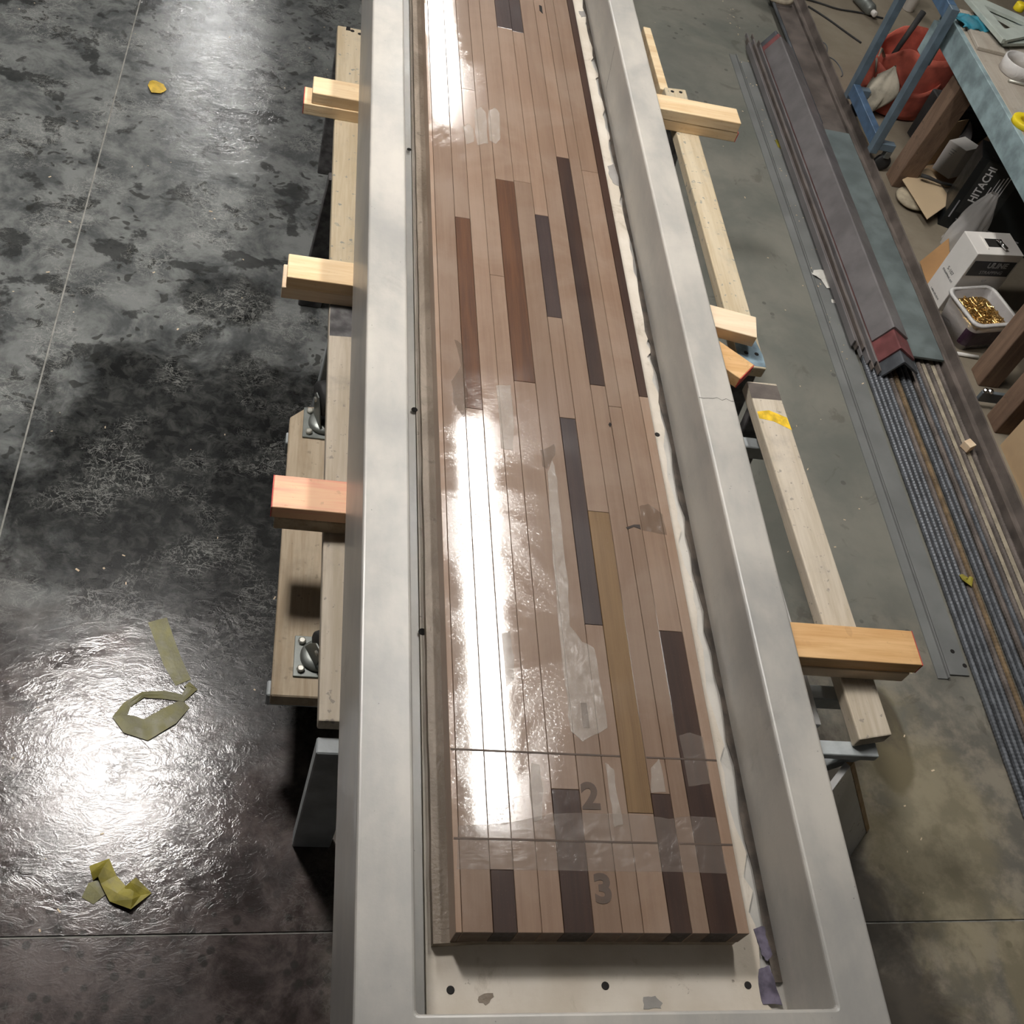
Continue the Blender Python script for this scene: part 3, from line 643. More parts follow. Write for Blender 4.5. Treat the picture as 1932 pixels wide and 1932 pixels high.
fb = thing('flat_bar', (1.517, 3.2, 0), 'wide grey flat bar with two drilled holes lying flat on the floor', 'steel bar', G)
box('bar', 1.483, 1.551, 1.515, 4.9, 0, .006, 'steel_flat', fb, .0008)
for (px, py) in ((1797, 1229), (1820, 1256)):
    c = P(px, py, .006); lathe('drilled_hole', [(.0075, 0), (.0075, .0006), (.005, .0007)], (c.x, c.y, .006), 'hole', fb, 14)
an = thing('angle_bar', (1.458, 3.2, 0), 'slim grey angle bar on the floor beside the drilled flat bar', 'steel bar', G)
prismY('bar', [(1.437, 0), (1.474, 0), (1.474, .012), (1.470, .012), (1.470, .004), (1.437, .004)], 1.50, 4.95, 'steel_flat', an)
for i in range(8):
    x = 1.527 + i * .0102; z0 = .0218
    tag(box('thin_bar', x, x + .0062, [2.92, 2.90, 2.86, 2.89, 2.83, 2.80, 2.82, 2.78][i], 5.0 + .06 * (i % 3), z0, z0 + .032 - .007 * (i % 3), 'steel_brown' if i % 2 else 'steel_purple', None, .0008),
        'thin steel bar on edge, %s of its bundle counted from the left' % ORD[i], 'steel bar', 'thin bars on edge')
for i, (y0, mt, lab) in enumerate(((2.775, 'steel_dark', 'lowest dark angle iron, sticking out furthest of the three'), (2.835, 'steel_red', 'red-primed middle angle iron of the stack of three'), (2.935, 'steel_purple', 'topmost purplish-grey angle iron of the stack of three'))):
    k_ = 2 - i; ox_, oz_ = .0035 * k_, -.0125 * k_; t = .008
    L0, RD, R0 = (1.606 + ox_, .049 + oz_), (1.656 + ox_, .136 + oz_), (1.742 + ox_, .086 + oz_)
    pr = [L0, (RD[0] - .004, RD[1] - .006), (RD[0], RD[1] - .0015), (RD[0] + .006, RD[1] - .0035), R0, (R0[0] - .5 * t, R0[1] - .866 * t), (RD[0] + .366 * t, RD[1] - 1.366 * t), (L0[0] + .866 * t, L0[1] - .5 * t)]
    tag(prismY('angle_iron', pr, y0, 5.06 - .05 * i, mt, None), lab, 'angle iron', 'stacked angle irons')
tag(box('steel_plate', 1.772, 1.900, 2.905, 4.30, .0222, .036, 'steel_brown', None, .001), 'lower steel plate just showing under the green-grey plate', 'steel plate', G)
tag(box('steel_plate', 1.765, 1.906, 2.885, 4.36, .0365, .048, 'steel_green', None, .0015), 'wide green-grey steel plate on top of the bars', 'steel plate', G)
tag(box('steel_plate', 1.79, 1.908, 4.37, 6.2, .0222, .034, 'steel_brown', None, .0015), 'brownish steel plate beyond the green-grey plate', 'steel plate', G)
tag(tube('round_rod', [(1.772, 4.40, .047), (1.775, 5.6, .047)], .0085, 'steel_dark', None, 8), 'dark round rod beside the far brown plate', 'steel bar', G)
ch = tag(prismY('steel_channel', [(1.915, 0), (1.980, 0), (1.980, .05), (1.972, .05), (1.966, .012), (1.929, .012), (1.923, .040), (1.915, .040)], .5, 7.0, 'steel_brown', None), 'long rusty brown channel edging the steel stock beside the bench', 'steel channel')

# ================================================================ WORKBENCH
wb = thing('workbench', (2.5, 3.4, 0), 'low workbench with blue-grey painted apron and brown wooden legs', 'workbench')
for i in range(5): box('top_board', 2.032 + i * .19, 2.032 + i * .19 + .188, 2.35, 4.33, .662, .700, 'benchtop', wb, .002)
box('apron', 2.008, 2.031, 2.35, 4.34, .585, .701, 'bench_paint', wb, .002)
box('apron', 2.032, 2.98, 4.331, 4.352, .585, .699, 'bench_paint', wb, .002)
box('corner_block', 1.985, 2.0075, 4.215, 4.335, .505, .645, 'bench_paint', wb, .002)
for (fp, tp, w_) in (((1676, 340), (1774, 138), .095), ((1838, 712), None, .09), ((1868, 800), None, .09)):
    a = P(*fp, 0)
    b = P(*tp, .585) if tp else Vector((a.x + .0, a.y, .66))
    b.x = max(b.x, 2.034 - .0) if tp else b.x
    if tp is None: a.x = b.x = max(a.x, 2.036)
    zt = .6615
    hexa('leg', [(a.x, a.y - w_/2, 0), (a.x + w_, a.y - w_/2, 0), (a.x + w_, a.y + w_/2, 0), (a.x, a.y + w_/2, 0)],
         [(b.x, b.y - w_/2, zt), (b.x + w_, b.y - w_/2, zt), (b.x + w_, b.y + w_/2, zt), (b.x, b.y + w_/2, zt)], 'leg_wood', wb, .004, 2)
for yy in (2.6, 4.1): box('leg', 2.86, 2.95, yy, yy + .09, 0, .6615, 'leg_wood', wb, .004)
st_ = box('foot_bar', 1.990, 2.16, 2.700, 2.716, .030, .078, 'grey_dark', wb, .002)
for xx in (2.002, 2.022): lathe('bolt', [(.011, 0), (.011, .009), (.007, .013)], (xx, 2.708, .0785), 'chrome', st_, 8, (0, 0, 1), False)
# things on the bench
tag(obox('board_offcut', (2.115, 4.17), .13, .30, .7005, .716, -.06, 'benchtop', None, .002), 'tan board offcut lying at the far corner of the workbench', 'board')
def tri(name, label, a, b, c, z, th, fr):
    t = thing(name, (sum(p[0] for p in (a, b, c)) / 3, sum(p[1] for p in (a, b, c)) / 3, z), label, 'set square', 'set squares on the bench')
    cen = Vector(((a[0] + b[0] + c[0]) / 3, (a[1] + b[1] + c[1]) / 3)); o = [Vector(p) for p in (a, b, c)]; i_ = [cen + (p - cen) * fr for p in o]
    v = [(p.x, p.y, z) for p in o + i_] + [(p.x, p.y, z + th) for p in o + i_]
    f = []
    for k in range(3):
        j = (k + 1) % 3
        f += [(k, j, 3 + j, 3 + k), (6 + k, 9 + k, 9 + j, 6 + j), (k, 6 + k, 6 + j, j), (3 + k, 3 + j, 9 + j, 9 + k)]
    mesh('plate', v, f, 'square', t)
    d = (o[1] - o[0]).normalized(); nn = Vector((-d.y, d.x)) * .008
    hexa('lip', [(p.x, p.y, z) for p in (o[0] - nn, o[1] - nn, o[1] + nn, o[0] + nn)], [(p.x, p.y, z + th + .008) for p in (o[0] - nn, o[1] - nn, o[1] + nn, o[0] + nn)], 'square', t, .001)
sa = [XY(*p, .745) for p in ((1808, -22), (1893, 78), (1990, 58))]
tri('set_square', 'pale green triangular set square on the workbench, upper one', sa[0], sa[1], sa[2], .735, .012, .45)
sb = [XY(*p, .725) for p in ((1822, -10), (1896, 84), (1980, 82))]
tri('set_square', 'pale green set square just under the upper one', sb[0], sb[1], sb[2], .7165, .012, .5)
rg = P(1912, 122, .73)
tag(lathe('tape_roll', [(.070, 0), (.074, .002), (.074, .052), (.070, .054), (.066, .052), (.066, .002)], (rg.x + .03, rg.y, .7005), 'rim', None, 30, closed=False), 'clear plastic ring of tape standing on the workbench', 'tape roll')
yr = P(1934, 232, .71)
tag(lathe('tape_roll', [(.050, 0), (.053, .002), (.053, .020), (.050, .022), (.026, .022), (.024, .020), (.024, .002), (.026, 0)], (yr.x, yr.y, .7005), 'yellow_tape_bright', None, 28, closed=False), 'bright yellow tape roll on the workbench at the picture edge', 'tape roll')
pp = P(1903, 152, .706)
tag(tube('marker_pen', [(pp.x, pp.y, .7065), (pp.x + .13, pp.y - .012, .7065)], .006, 'bolt', None, 10), 'slim metal pen on the workbench by the plastic ring', 'pen')
gp_ = P(1832, 44, .715)
def glove(u, v_): return (gp_.x + (u - .5) * .12 + .012 * math.sin(9 * v_), gp_.y + (v_ - .5) * .11, .717 + .022 * math.sin(math.pi * u) * math.sin(math.pi * v_) + .006 * math.sin(14 * u + 5 * v_))
tag(sheet('work_glove', glove, 12, 12, 'teal', None, .004), 'crumpled teal work glove beside the set squares', 'glove')
yc = P(1930, 3, .74)
tag(lathe('bottle_cap', [(.022, 0), (.024, .004), (.022, .030), (.018, .034)], (yc.x, yc.y, .7005), 'yellow_tape_bright', None, 24), 'bright yellow cap on the bench at the top right corner', 'cap')

# ================================================================ BLUE CART
CX, CYn, CYf = 1.952, 4.185, 4.615
ct = thing('tool_cart', (CX + .2, 4.4, 0), 'blue steel frame cart on casters standing at the end of the workbench', 'cart')
box('crossbar', CX - .018, CX + .018, CYn + .0205, CYf - .0205, .105, .165, 'cart_blue', ct, .002)
box('crossbar', CX - .018, CX + .018, CYn + .0205, CYf - .0205, .715, .775, 'cart_blue', ct, .002)
for yy, mt in ((CYn, 'cart_grey'), (CYf, 'cart_grey')): box('upright', CX - .018, CX + .018, yy - .02, yy + .02, .085, .775, mt, ct, .002)
for yy in (CYn, CYf):
    box('side_bar', CX + .0185, CX + .09, yy - .018, yy + .018, .105, .14, 'cart_grey', ct, .002)
    for xx in (CX + .076,):
        lathe('caster_wheel', [(.010, -.012), (.036, -.012), (.040, -.008), (.040, .008), (.036, .012), (.010, .012)], (xx, yy, .0405), 'rubber', ct, 20, (0, 1, 0))
        box('caster_fork', xx - .014, xx + .014, yy - .018, yy + .018, .070, .1045, 'galv', ct, .002)

# ================================================================ RED BAG, RAG AND OTHER THINGS AROUND THE CART
bx, byy = 2.32, 4.84
bag = thing('tool_bag', (bx, byy, 0), 'red canvas tool bag with open pockets behind the blue cart', 'bag')
def ring(u, v_, s=1.0, top=.30, tilt=.05):
    a = 2 * math.pi * u; r = 1 + .10 * v_ * v_ + .05 * math.sin(3 * a + 4 * v_)
    return (bx + .20 * s * r * math.copysign(abs(math.cos(a)) ** .7, math.cos(a)), byy + .15 * s * r * math.copysign(abs(math.sin(a)) ** .7, math.sin(a)), .004 + v_ * (top + tilt * math.cos(a + .6) + .025 * math.sin(5 * a)))
sheet('bag_wall', ring, 40, 8, 'red_cloth', bag, .006)
prism('bag_floor', [ring(i / 24, 0, .98)[:2] for i in range(24)], .002, .010, 'red_cloth', bag)
def pocket(u, v_): 
    a = math.pi * (1.02 + .62 * u); b = 1 + .28 * math.sin(math.pi * u)
    return (bx + .215 * b * math.cos(a), byy + .165 * b * math.sin(a), .01 + v_ * (.17 + .03 * math.sin(7 * u)))
sheet('pocket', pocket, 20, 6, 'red_cloth', bag, .005)
def flap(u, v_): return (2.045 + .06 * u - .02 * v_, 4.66 + .10 * v_ + .03 * u, .235 - .17 * u + .03 * math.sin(4 * v_))
sheet('flap', flap, 8, 8, 'red_cloth', bag, .005)
tube('strap', [(2.09, 4.74, .25), (2.05, 4.72, .29), (2.04, 4.70, .25), (2.06, 4.68, .20)], .008, 'rag', bag, 8)
hd = P(1712, 66, .30)
tag(tube('tool_shaft', [(hd.x - .05, hd.y - .06, .22), (hd.x + .045, hd.y + .05, .40)], [.012, .016], 'rubber', None, 10), 'dark handle sticking out of the red bag', 'tool')
rc = P(1660, 172, .13)
def rag(u, v_):
    a = 2 * math.pi * u; q = math.sin(math.pi * min(max(v_, .02), .98))
    r = q * (1 + .22 * math.sin(3 * a + 5 * v_) + .10 * math.sin(7 * a))
    return (rc.x + .075 * r * math.cos(a) + .05 * (v_ - .5), rc.y + .05 * r * math.sin(a) + .06 * (v_ - .5), .13 + .24 * (v_ - .5) + .03 * r * math.sin(a + .6))
tag(sheet('cotton_rag', rag, 28, 18, 'rag', None), 'dirty off-white rag bundled inside the blue cart frame', 'rag')
def cable(pts, label, mat='rubber', r=.005):
    w = []
    for a, b in zip(pts, pts[1:]):
        for k in range(6): w.append((a[0] + (b[0] - a[0]) * k / 6, a[1] + (b[1] - a[1]) * k / 6))
    w.append(pts[-1]); w2 = []
    for i in range(len(w)):
        lo, hi = max(0, i - 3), min(len(w), i + 4); w2.append((sum(p[0] for p in w[lo:hi]) / (hi - lo), sum(p[1] for p in w[lo:hi]) / (hi - lo)))
    return tag(tube('cable', [(x, y, r) for x, y in w2], r, mat, None, 6), label, 'cable')
cable([XY(1500, -5), XY(1550, 8), XY(1580, 20), XY(1620, 24), XY(1680, 40)], 'dark cable wavering across the floor at the top edge')
cable([XY(1512, 6), XY(1560, 36), XY(1600, 66), XY(1632, 88)], 'thin dark cable running from the steel to the red bag')
cable([XY(1545, 78), XY(1562, 85), XY(1558, 108), XY(1575, 112), XY(1592, 140), XY(1585, 147)], 'short curled wire on the floor between steel and red bag', 'steel_dark', .003)
cup = P(1712, 18, 0)
tag(lathe('paper_cup', [(.030, 0), (.034, .004), (.045, .12), (.047, .122), (.043, .12), (.032, .01)], (cup.x, cup.y, 0), 'white_box', None, 24, closed=True), 'white cup behind the far upright of the blue cart', 'cup')
jr = P(1635, 22, 0)
jar = thing('spray_can', (jr.x, jr.y, 0), 'grey spray can with white nozzle lying at the top edge', 'can')
lathe('body', [(.030, 0), (.034, .006), (.034, .15), (.022, .17)], (jr.x - .05, jr.y + .1, .035), 'galv', jar, 20, (.3, -1, 0)); lathe('nozzle', [(.014, .172), (.016, .176), (.016, .20), (.01, .202)], (jr.x - .05, jr.y + .1, .035), 'white_box', jar, 16, (.3, -1, 0))
cb = P(1775, 50, .3)
tag(obox('cardboard_box', (2.80, 5.0), .34, .22, 0, .34, .3, 'card', None, .003), 'brown cardboard box standing behind the red bag', 'box')

# ================================================================ UNDER THE BENCH
def facequad(name, o, ux, uy, w, h, d, mat, parent):           # thin plate on a face
    o, ux, uy = Vector(o), Vector(ux).normalized(), Vector(uy).normalized(); n_ = ux.cross(uy) * d
    q = [o, o + ux * w, o + ux * w + uy * h, o + uy * h]
    return mesh(name, [tuple(p) for p in q] + [tuple(p + n_) for p in q], BF, mat, parent)
# white strapping box
A, B, Cc = Vector((2.010, 3.375, 0)), Vector((2.022, 3.238, 0)), Vector((2.245, 3.275, 0)); D = A + (Cc - B); BH = .30
wx = thing('carton', ((A.x + Cc.x) / 2, (A.y + Cc.y) / 2, 0), 'tall white carton with dark label and slot in its top under the bench', 'box')
hexa('body', [B, Cc, D, A], [p + Vector((0, 0, BH)) for p in (B, Cc, D, A)], 'white_box', wx, .002)
ux = (Cc - B).normalized(); uy = (A - B).normalized(); zz = Vector((0, 0, 1)); up = Vector((0, 0, BH))
hs = facequad('hand_slot', B + up + ux * .075 + uy * .045, ux, uy, .085, .05, .0006, 'hole', wx)
facequad('slot_flap', B + up + ux * .062 + uy * .03, ux, uy, .006, .085, .004, 'white_box', wx)
lv = B + up + ux * .13 + uy * .05
tube('lever', [lv + uy * .03 + Vector((0, 0, .004)), lv + Vector((0, 0, .014)), lv - uy * .03 + ux * .012 + Vector((0, 0, .012))], .007, 'chrome', wx, 10)
facequad('label', B - uy * 0 + ux * .012 + zz * .19, ux, zz, .205, .075, .0006, 'label_dark', wx)
fo = -Vector((ux.y, -ux.x, 0)); fo = ux.cross(zz) * .0010
text('lettering', 'ULINE', .036, B + ux * .135 + zz * .243 + fo, ux, zz, 'ink_grey', wx, .0012)
text('lettering', 'STRAPPING', .022, B + ux * .125 + zz * .208 + fo, ux, zz, 'ink_grey', wx)
text('lettering', 'KIT', .016, B + ux * .12 + zz * .165 + fo, ux, zz, 'ink_grey', wx)
lo_ = (-uy).cross(zz) * .0008
text('lettering', 'S-107', .022, A - uy * .068 + zz * .150 + lo_, -uy, zz, 'ink', wx)
text('lettering', 'STRAPPING KIT', .013, A - uy * .068 + zz * .127 + lo_, -uy, zz, 'ink', wx)
text('lettering', '1-800-295-5510', .012, A - uy * .068 + zz * .03 + lo_, -uy, zz, 'ink', wx)
# bin of screws
bn = thing('plastic_bin', (2.10, 3.115, 0), 'frosted plastic bin full of brass screws in front of the white carton', 'bin')
bc = Vector((2.105, 3.120)); ba = .27
def rr(hw, hh, rad, z, n_=5):
    out = []
    for cxn, cyn, a0 in ((1, 1, 0), (-1, 1, 90), (-1, -1, 180), (1, -1, 270)):
        for k in range(n_ + 1):
            a = math.radians(a0 + 90 * k / n_); x = cxn * (hw - rad) + rad * math.cos(a); y = cyn * (hh - rad) + rad * math.sin(a)
            out.append((bc.x + math.cos(ba) * x - math.sin(ba) * y, bc.y + math.sin(ba) * x + math.cos(ba) * y, z))
    return out
def loft(name, rings, mat, parent, cap0=True, cap1=False, smooth=True):
    n_ = len(rings[0]); v = [p for r in rings for p in r]; f = [(i*n_ + k, i*n_ + (k+1) % n_, (i+1)*n_ + (k+1) % n_, (i+1)*n_ + k) for i in range(len(rings) - 1) for k in range(n_)]
    if cap0: f.append(tuple(range(n_)))
    if cap1: f.append(tuple(range((len(rings)-1)*n_, len(rings)*n_))[::-1])
    return mesh(name, v, f, mat, parent, smooth=smooth)
loft('bin_wall', [rr(.096, .088, .03, .002), rr(.110, .102, .035, .148), rr(.107, .099, .034, .148), rr(.094, .086, .03, .006)], 'bin', bn, True, True)
loft('bin_rim', [rr(.110, .102, .036, .140), rr(.121, .113, .04, .142), rr(.121, .113, .04, .150), rr(.117, .109, .04, .154), rr(.106, .098, .034, .152), rr(.1095, .1015, .034, .141)], 'rim', bn, False)
p0, p1 = rr(.1045, .0965, .033, .03), rr(.1095, .1015, .035, .105)
fq = [k for k in range(len(p0)) if 12 <= k <= 23]
mesh('bin_label', [p0[k] for k in fq] + [p1[k] for k in fq], [(i, i + 1, len(fq) + i + 1, len(fq) + i) for i in range(len(fq) - 1)], m_plain('purple_label', (.06, .03, .05), .35), bn)
bm = bmesh.new()
def rod(bm, p, d, L, r):
    d = d.normalized(); u = d.orthogonal().normalized(); w = d.cross(u); vv = []
    for (t, q) in ((0, r), (.86, r), (.9, r * .9), (.93, r * 2.1), (1, r * 2.1)):
        vv.append([bm.verts.new(p + d * (L * t) + (u * math.cos(2*math.pi*k/6) + w * math.sin(2*math.pi*k/6)) * q) for k in range(6)])
    for a, b in zip(vv, vv[1:]):
        for k in range(6): bm.faces.new((a[k], a[(k+1) % 6], b[(k+1) % 6], b[k]))
    bm.faces.new(vv[0][::-1]); bm.faces.new(vv[-1])
for i in range(620):
    a = (random.uniform(-.082, .082), random.uniform(-.074, .074)); hh = .108 + .026 * (1 - (abs(a[0]) / .085) ** 2) * (1 - (abs(a[1]) / .08) ** 2)
    x = bc.x + math.cos(ba) * a[0] - math.sin(ba) * a[1]; y = bc.y + math.sin(ba) * a[0] + math.cos(ba) * a[1]
    an_ = random.uniform(0, 6.283); d = Vector((math.cos(an_), math.sin(an_), random.uniform(-.35, .4)))
    rod(bm, Vector((x, y, hh - random.uniform(0, .022))) - d.normalized() * .022, d, .044, .0021)
scr = fin('brass_screws', bm, 'brass'); scr['kind'] = 'stuff'; tag(scr, 'heap of brass screws filling the frosted plastic bin', 'screws')
loft('screw_bed', [rr(.090, .083, .03, .007), rr(.098, .090, .03, .110)], 'brass', bn, True, True)
# black carton with lettering
hb = thing('tool_carton', (2.44, 3.93, 0), 'black printed tool carton under the bench behind the white carton', 'box')
HA = -.35
HO = Vector((2.224, 3.835, 0)); hu = Vector((math.cos(HA), math.sin(HA), 0)); hv = Vector((-math.sin(HA), math.cos(HA), 0))
HW, HD, HH = .46, .15, .36
q = [HO, HO + hu * HW, HO + hu * HW + hv * HD, HO + hv * HD]
hexa('body', q, [p + Vector((0, 0, HH)) for p in q], 'box_black', hb, .002)
no = hu.cross(zz) * .0010
facequad('print_panel', HO + hu * .035 + zz * .09, hu, zz, .16, .26, .0005, m_plain('charcoal_print', (.035, .037, .036), .35), hb)
text('lettering', 'HITACHI', .046, HO + hu * .070 + zz * .245 + no, zz, -hu, 'ink_white', hb, .0010)
for k, (l_, w_) in enumerate(((.06, .004), (.10, .003), (.115, .005), (.12, .005), (.125, .004))):
    facequad('print_line', HO + hu * (.105 + k * .0125) + zz * (.19 + (k % 2) * .006) + no, hu, zz, w_, l_, .0003, 'ink_white', hb)
facequad('print_stripe', HO + hu * .055 + zz * .055 + no, hu, zz, .30, .006, .0003, 'ink_grey', hb)
facequad('print_stripe', HO + hu * .020 + zz * .055 + no, Vector(hu) + zz * -.0, zz, .006, .09, .0003, 'ink_grey', hb)
# small white box in opened cardboard
sbx = thing('small_carton', (2.36, 4.22, 0), 'small white box standing in an opened cardboard carton under the bench', 'box')
a, b = P(1758, 317, .03), P(1789, 338, .03); w2 = Vector((.10, .055, 0))
q = [a, b, b + w2, a + w2]; H_ = .155
hexa('body', [(p.x, p.y, .03) for p in q], [(p.x, p.y, .03 + H_) for p in q], 'white_box', sbx, .0015)
lf = (b - a).normalized(); on = lf.cross(zz) * .001
for k in range(3): facequad('print_line', a + lf * .03 + zz * (.125 - k * .012) + on, lf, zz, .028 - k * .006, .003, .0003, 'ink_grey', sbx)
cbx = thing('open_carton', (2.38, 4.24, 0), 'opened brown cardboard carton with bent flaps around the small white box', 'box')
o0 = Vector((a.x - .03, a.y + .03, 0)); 
prism('carton_floor', [(a.x - .025, a.y + .04), (b.x - .01, b.y - .03), (b.x + .16, b.y + .05), (a.x + .16, a.y + .12)], .002, .006, 'card', cbx)
fb2 = mesh('flap', [(a.x + .13, a.y + .13, .006), (a.x - .02, a.y + .045, .006), (a.x + .01, a.y + .085, .22), (a.x + .13, a.y + .15, .22)], [(0, 1, 2, 3)], 'card', cbx); fb2.modifiers.new('t', 'SOLIDIFY').thickness = .004
fb3 = mesh('flap', [(b.x + .14, b.y + .03, .006), (a.x + .17, a.y + .12, .006), (a.x + .24, a.y + .10, .19), (b.x + .24, b.y + .02, .19)], [(0, 1, 2, 3)], 'card', cbx); fb3.modifiers.new('t', 'SOLIDIFY').thickness = .004
# cardboard square on the stone
cq = [P(1703, 338, .065), P(1750, 413, .05), P(1797, 380, .075), P(1752, 315, .085)]
tag(hexa('cardboard_sheet', [(p.x, p.y, p.z - .005) for p in cq], [tuple(p) for p in cq], 'card_tan', None, .0008), 'flat square of tan cardboard lying across the round stone', 'cardboard')
sn = P(1713, 374, .02)
def stone(u, v_):
    a = 2 * math.pi * u; t = math.pi * v_; r = 1 + .06 * math.sin(2 * a + 1)
    return (sn.x + .02 + .075 * r * math.sin(t) * math.cos(a), sn.y + .085 * r * math.sin(t) * math.sin(a), .022 - .022 * math.cos(t))
tag(sheet('stone_disc', stone, 26, 14, 'stone', None), 'flat round beige stone on the floor under the cardboard square', 'stone')
tag(tube('rope_end', [P(1738, 331, .10), P(1752, 335, .105), P(1775, 345, .10), P(1800, 350, .09), P(1838, 350, .08)], [.010, .009, .007, .006, .006], 'rubber', None, 8), 'frayed dark strap end hanging over the cardboard square', 'strap')
# plastic bag
pb = P(1793, 468, 0)
def pbag(u, v_):
    a = 2 * math.pi * u; q_ = (1 - .75 * v_ ** 2.2); r = q_ * (1 + .10 * math.sin(4 * a + 6 * v_) + .06 * math.sin(9 * a - 3 * v_))
    return (pb.x + .03 + .075 * r * math.cos(a) + .03 * v_, pb.y + .02 + .060 * r * math.sin(a) + .02 * v_, .003 + .27 * v_)
tag(sheet('plastic_bag', pbag, 36, 22, 'clear', None), 'crumpled clear plastic bag standing beside the white carton', 'bag')
k1 = XY(1735, 492); 
tag(mesh('cardboard_flap', [(*XY(1733, 497), .01), (*XY(1752, 548), .004), (*XY(1778, 520), .06), (*XY(1770, 478), .085)] + [(*XY(1735, 497), .006), (*XY(1754, 548), .0005), (*XY(1780, 520), .054), (*XY(1772, 478), .079)], BF, 'card_dark'), 'torn brown cardboard flap against the left of the white carton', 'cardboard')
# dark clutter further back
tag(obox('tool_case', (2.66, 4.20), .26, .16, 0, .30, .05, 'black', None, .012, 2), 'black plastic tool case in the dark under the bench', 'case')
for k in range(4):
    cc = (2.47 + .01 * k, 4.475 + .008 * k); r0 = .13 - .012 * k
    tag(tube('hose', [(cc[0] + r0 * math.cos(t) * 1.2, cc[1] + r0 * math.sin(t) * .6, .26 + .022 * k + .01 * math.sin(3 * t)) for t in [i / 20 * 6.0 for i in range(21)]], .010, 'rubber', None, 8), '%s black hose loop of the heap under the bench' % ('lowest', 'second lowest', 'second highest', 'topmost')[k], 'hose', 'hose loops under the bench')
tag(obox('storage_crate', (2.47, 4.48), .34, .17, 0, .245, .1, 'rubber', None, .006), 'dark crate carrying the hose loops under the far end of the bench', 'crate')
gd = thing('angle_grinder', (2.50, 4.45, .33), 'red and chrome power tool lying on hose loops under the bench', 'power tool')
lathe('body', [(.020, 0), (.032, .01), (.034, .10), (.028, .13), (.018, .135)], (2.44, 4.47, .385), m_plain('red_plastic', (.28, .03, .04), .35), gd, 18, (1, -.1, -.05))
lathe('gear_head', [(.018, .136), (.024, .14), (.026, .18), (.012, .19)], (2.44, 4.47, .385), 'chrome', gd, 16, (1, -.1, -.05))
lathe('disc', [(.050, 0), (.050, .003), (.012, .005)], (2.615, 4.45, .355), 'galv', gd, 24, (0, -.2, -1))
gb = P(1762, 255, .05)
tag(lathe('metal_bowl', [(.03, 0), (.08, .012), (.115, .045), (.118, .045), (.082, .008), (.03, -.004)], (2.40, 4.42, .10), 'steel_purple', None, 32, (-.35, -.80, .45)), 'grey metal bowl leaning behind the opened carton', 'bowl')
# big carton at right edge
bgx = thing('large_carton', (2.25, 2.33, 0), 'large yellow-brown cardboard carton beside the bench legs at the right edge', 'box')
x0, x1, y0, y1, hz = 2.05, 2.45, 2.06, 2.515, .20
for nm, q in (('wall', [(x0, y0), (x0, y1)]), ('wall', [(x0, y1), (x1, y1)]), ('wall', [(x1, y1), (x1, y0)]), ('wall', [(x1, y0), (x0, y0)])):
    (xa, ya), (xb, yb) = q; o = mesh(nm, [(xa, ya, 0), (xb, yb, 0), (xb, yb, hz), (xa, ya, hz)], [(0, 1, 2, 3)], 'card', bgx); o.modifiers.new('t', 'SOLIDIFY').thickness = .005
o = mesh('carton_floor', [(x0, y0, .003), (x1, y0, .003), (x1, y1, .003), (x0, y1, .003)], [(0, 1, 2, 3)], 'card_dark', bgx)
o = mesh('flap', [(x0, y0, hz), (x0, y1, hz), (x0 - .04, y1 - .02, hz + .12), (x0 - .04, y0, hz + .12)], [(0, 1, 2, 3)], 'card', bgx); o.modifiers.new('t', 'SOLIDIFY').thickness = .004
wt = (P(1806, 667, .008), P(1845, 674, .008))
tag(tube('plastic_tube', [tuple(wt[0]), tuple(wt[1])], .0078, 'white_box', None, 12), 'short white tube lying on the floor below the plastic bin', 'tube')

# ================================================================ SMALL THINGS ON THE FLOOR
def ribbon(name, pts, w, mat, label, cat, curl=.0):
    pts = [Vector((*XY(*p), 0)) for p in pts]; v, f = [], []
    for i, p in enumerate(pts):
        t = (pts[min(i + 1, len(pts) - 1)] - pts[max(i - 1, 0)]).normalized(); s = Vector((-t.y, t.x, 0)) * (w[i] / 2)
        z = .0012 + curl * abs(math.sin(i * 1.9))
        v += [(p.x - s.x, p.y - s.y, z), (p.x, p.y, z + .3 * curl * math.cos(i * 2.3) ** 2 + .0004), (p.x + s.x, p.y + s.y, z * .7 + .0004)]
    for i in range(len(pts) - 1):
        for k in range(2): f.append((3*i + k, 3*i + k + 1, 3*i + k + 4, 3*i + k + 3))
    o = mesh(name, v, f, mat); o.modifiers.new('t', 'SOLIDIFY').thickness = .0008
    return tag(o, label, cat)
ribbon('tape_strip', [(297, 1170), (312, 1212), (326, 1250), (346, 1288)], [.048, .046, .046, .040], 'tape_dull', 'straight strip of dull yellow-green tape stuck to the wet floor', 'tape')
ribbon('tape_strip', [(352, 1292), (362, 1300), (345, 1318), (310, 1312), (270, 1312), (240, 1330), (226, 1352), (245, 1368), (275, 1378), (320, 1352), (350, 1328)], [.020, .028, .020, .022, .016, .020, .034, .050, .058, .052, .03], 'tape_dull', 'loop of wet yellow tape folded back on itself on the floor', 'tape', .004)
ribbon('tape_scrap', [(172, 1648), (196, 1640), (205, 1662), (222, 1688), (250, 1702), (266, 1690), (246, 1668)], [.034, .045, .036, .045, .040, .045, .030], 'yellow_tape', 'crumpled yellow tape scrap nearest on the wet floor', 'tape', .014)
ribbon('tape_scrap', [(165, 1700), (180, 1680), (196, 1672)], [.030, .045, .035], 'tape_dull', 'flat pale corner of tape beside the crumpled yellow scrap', 'tape', .002)
ribbon('dry_leaf', [(288, 153), (294, 163), (300, 174), (306, 177)], [.022, .060, .062, .012], 'leaf', 'small yellow leaf lying alone on the far left floor', 'leaf', .008)
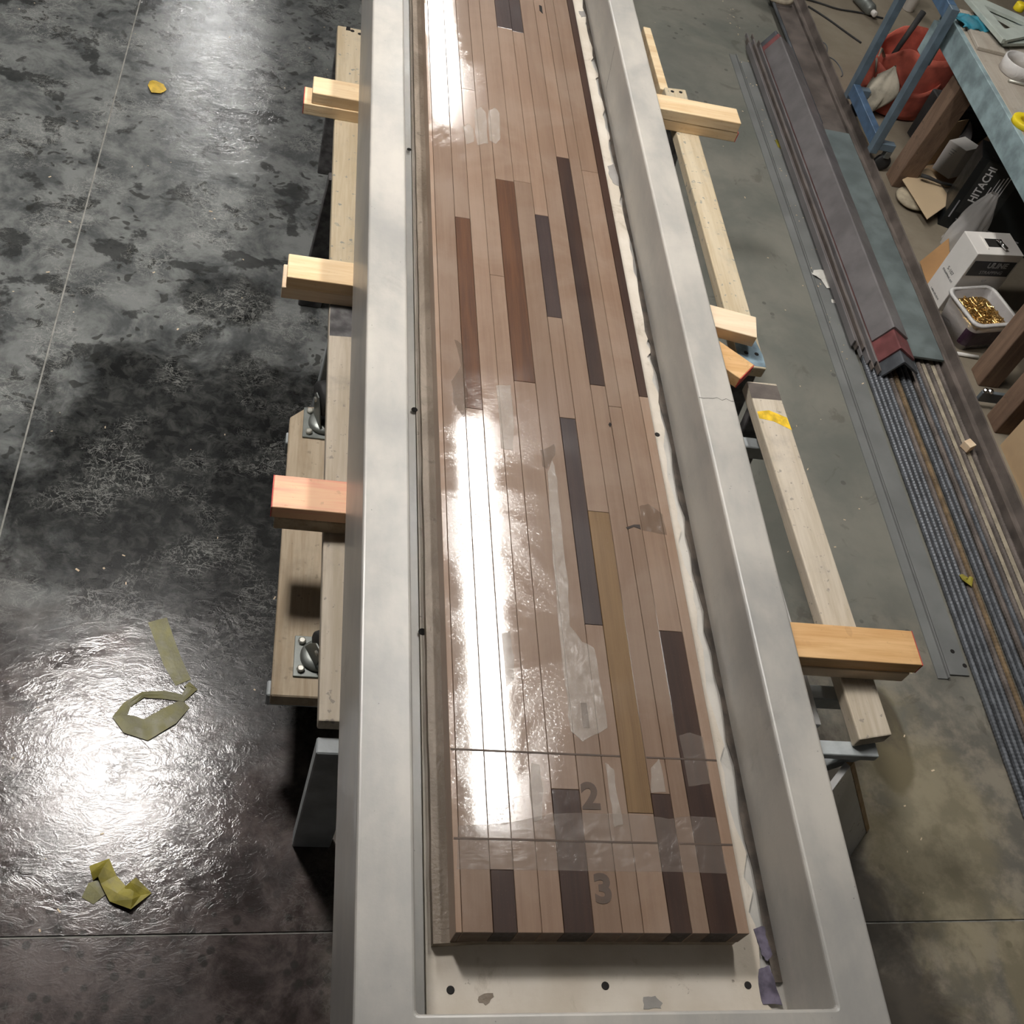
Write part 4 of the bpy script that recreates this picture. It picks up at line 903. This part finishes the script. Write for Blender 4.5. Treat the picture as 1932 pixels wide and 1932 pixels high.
ribbon('tape_scrap', [(1463, 263), (1469, 270), (1472, 280), (1478, 284)], [.03, .045, .03, .02], 'yellow_tape', 'yellow tape scrap beside the far thin steel bars', 'tape', .01)
o = ribbon('tape_scrap', [(1812, 1092), (1818, 1102), (1826, 1110), (1830, 1098)], [.018, .03, .026, .014], 'yellow_tape', 'yellow tape scrap caught between the ribbed bars', 'tape', .008); o.location.z = .022; o.location.x = -.012
ribbon('plastic_scrap', [(1534, 512), (1545, 520), (1558, 530), (1564, 548)], [.05, .075, .060, .03], 'paper', 'crumpled whitish plastic scrap beside the thin steel bars', 'scrap', .016)
ribbon('plastic_scrap', [(1565, 562), (1570, 570), (1584, 571)], [.02, .028, .02], 'paper', 'tiny whitish scrap next to the crumpled plastic', 'scrap', .006)
o = ribbon('paper_scrap', [(1408, -8), (1425, 0), (1440, 8), (1450, 14)], [.06, .08, .07, .03], 'white_box', 'crumpled white paper on the thin bars at the top edge', 'scrap', .02); o.location.z = .055
wc = P(1822, 846, .021)
tag(obox('wood_cube', (wc.x, wc.y), .036, .034, .0225, .052, .5, 'pine_pale', None, .001), 'small pale wooden cube lying on the steel bars', 'wood block')
dp = P(1466, 5, .03)
tag(tube('metal_hook', [(dp.x + .07 * math.cos(a), dp.y + .05 * math.sin(a), .06) for a in [math.pi + i / 10 * math.pi for i in range(11)]], .012, 'steel_tan', None, 8), 'curved tan metal piece on the steel at the top edge', 'metal piece')
bm = bmesh.new()
for i in range(260):
    r_ = random.random()
    if r_ < .45: x, y = random.gauss(1.53, .05), random.uniform(2.6, 5.6)
    elif r_ < .8: x, y = random.uniform(.62, 1.5), random.uniform(.3, 5.2)
    else: x, y = random.uniform(-1.7, -.45), random.uniform(.3, 4.5)
    s = random.uniform(.0008, .0024); a = random.uniform(0, 6.28); l_ = s * random.uniform(1, 3); u = Vector((math.cos(a), math.sin(a), 0)); w = Vector((-u.y, u.x, 0))
    z0 = .0002 if not 1.48 < x < 1.552 else .0062
    if x > 1.56: continue
    if 1.43 < x < 1.48: continue
    vv = [bm.verts.new(Vector((x, y, z)) + u * (l_ * a_) + w * (s * b_)) for z in (z0, z0 + s * .6) for a_, b_ in ((-1, -1), (1, -1), (1, 1), (-1, 1))]
    for f_ in BF: bm.faces.new([vv[k] for k in f_])
bmesh.ops.recalc_face_normals(bm, faces=bm.faces)
o = fin('wood_chips', bm, 'chip'); o['kind'] = 'stuff'; tag(o, 'tiny pale chips and crumbs scattered over the floor', 'chips')
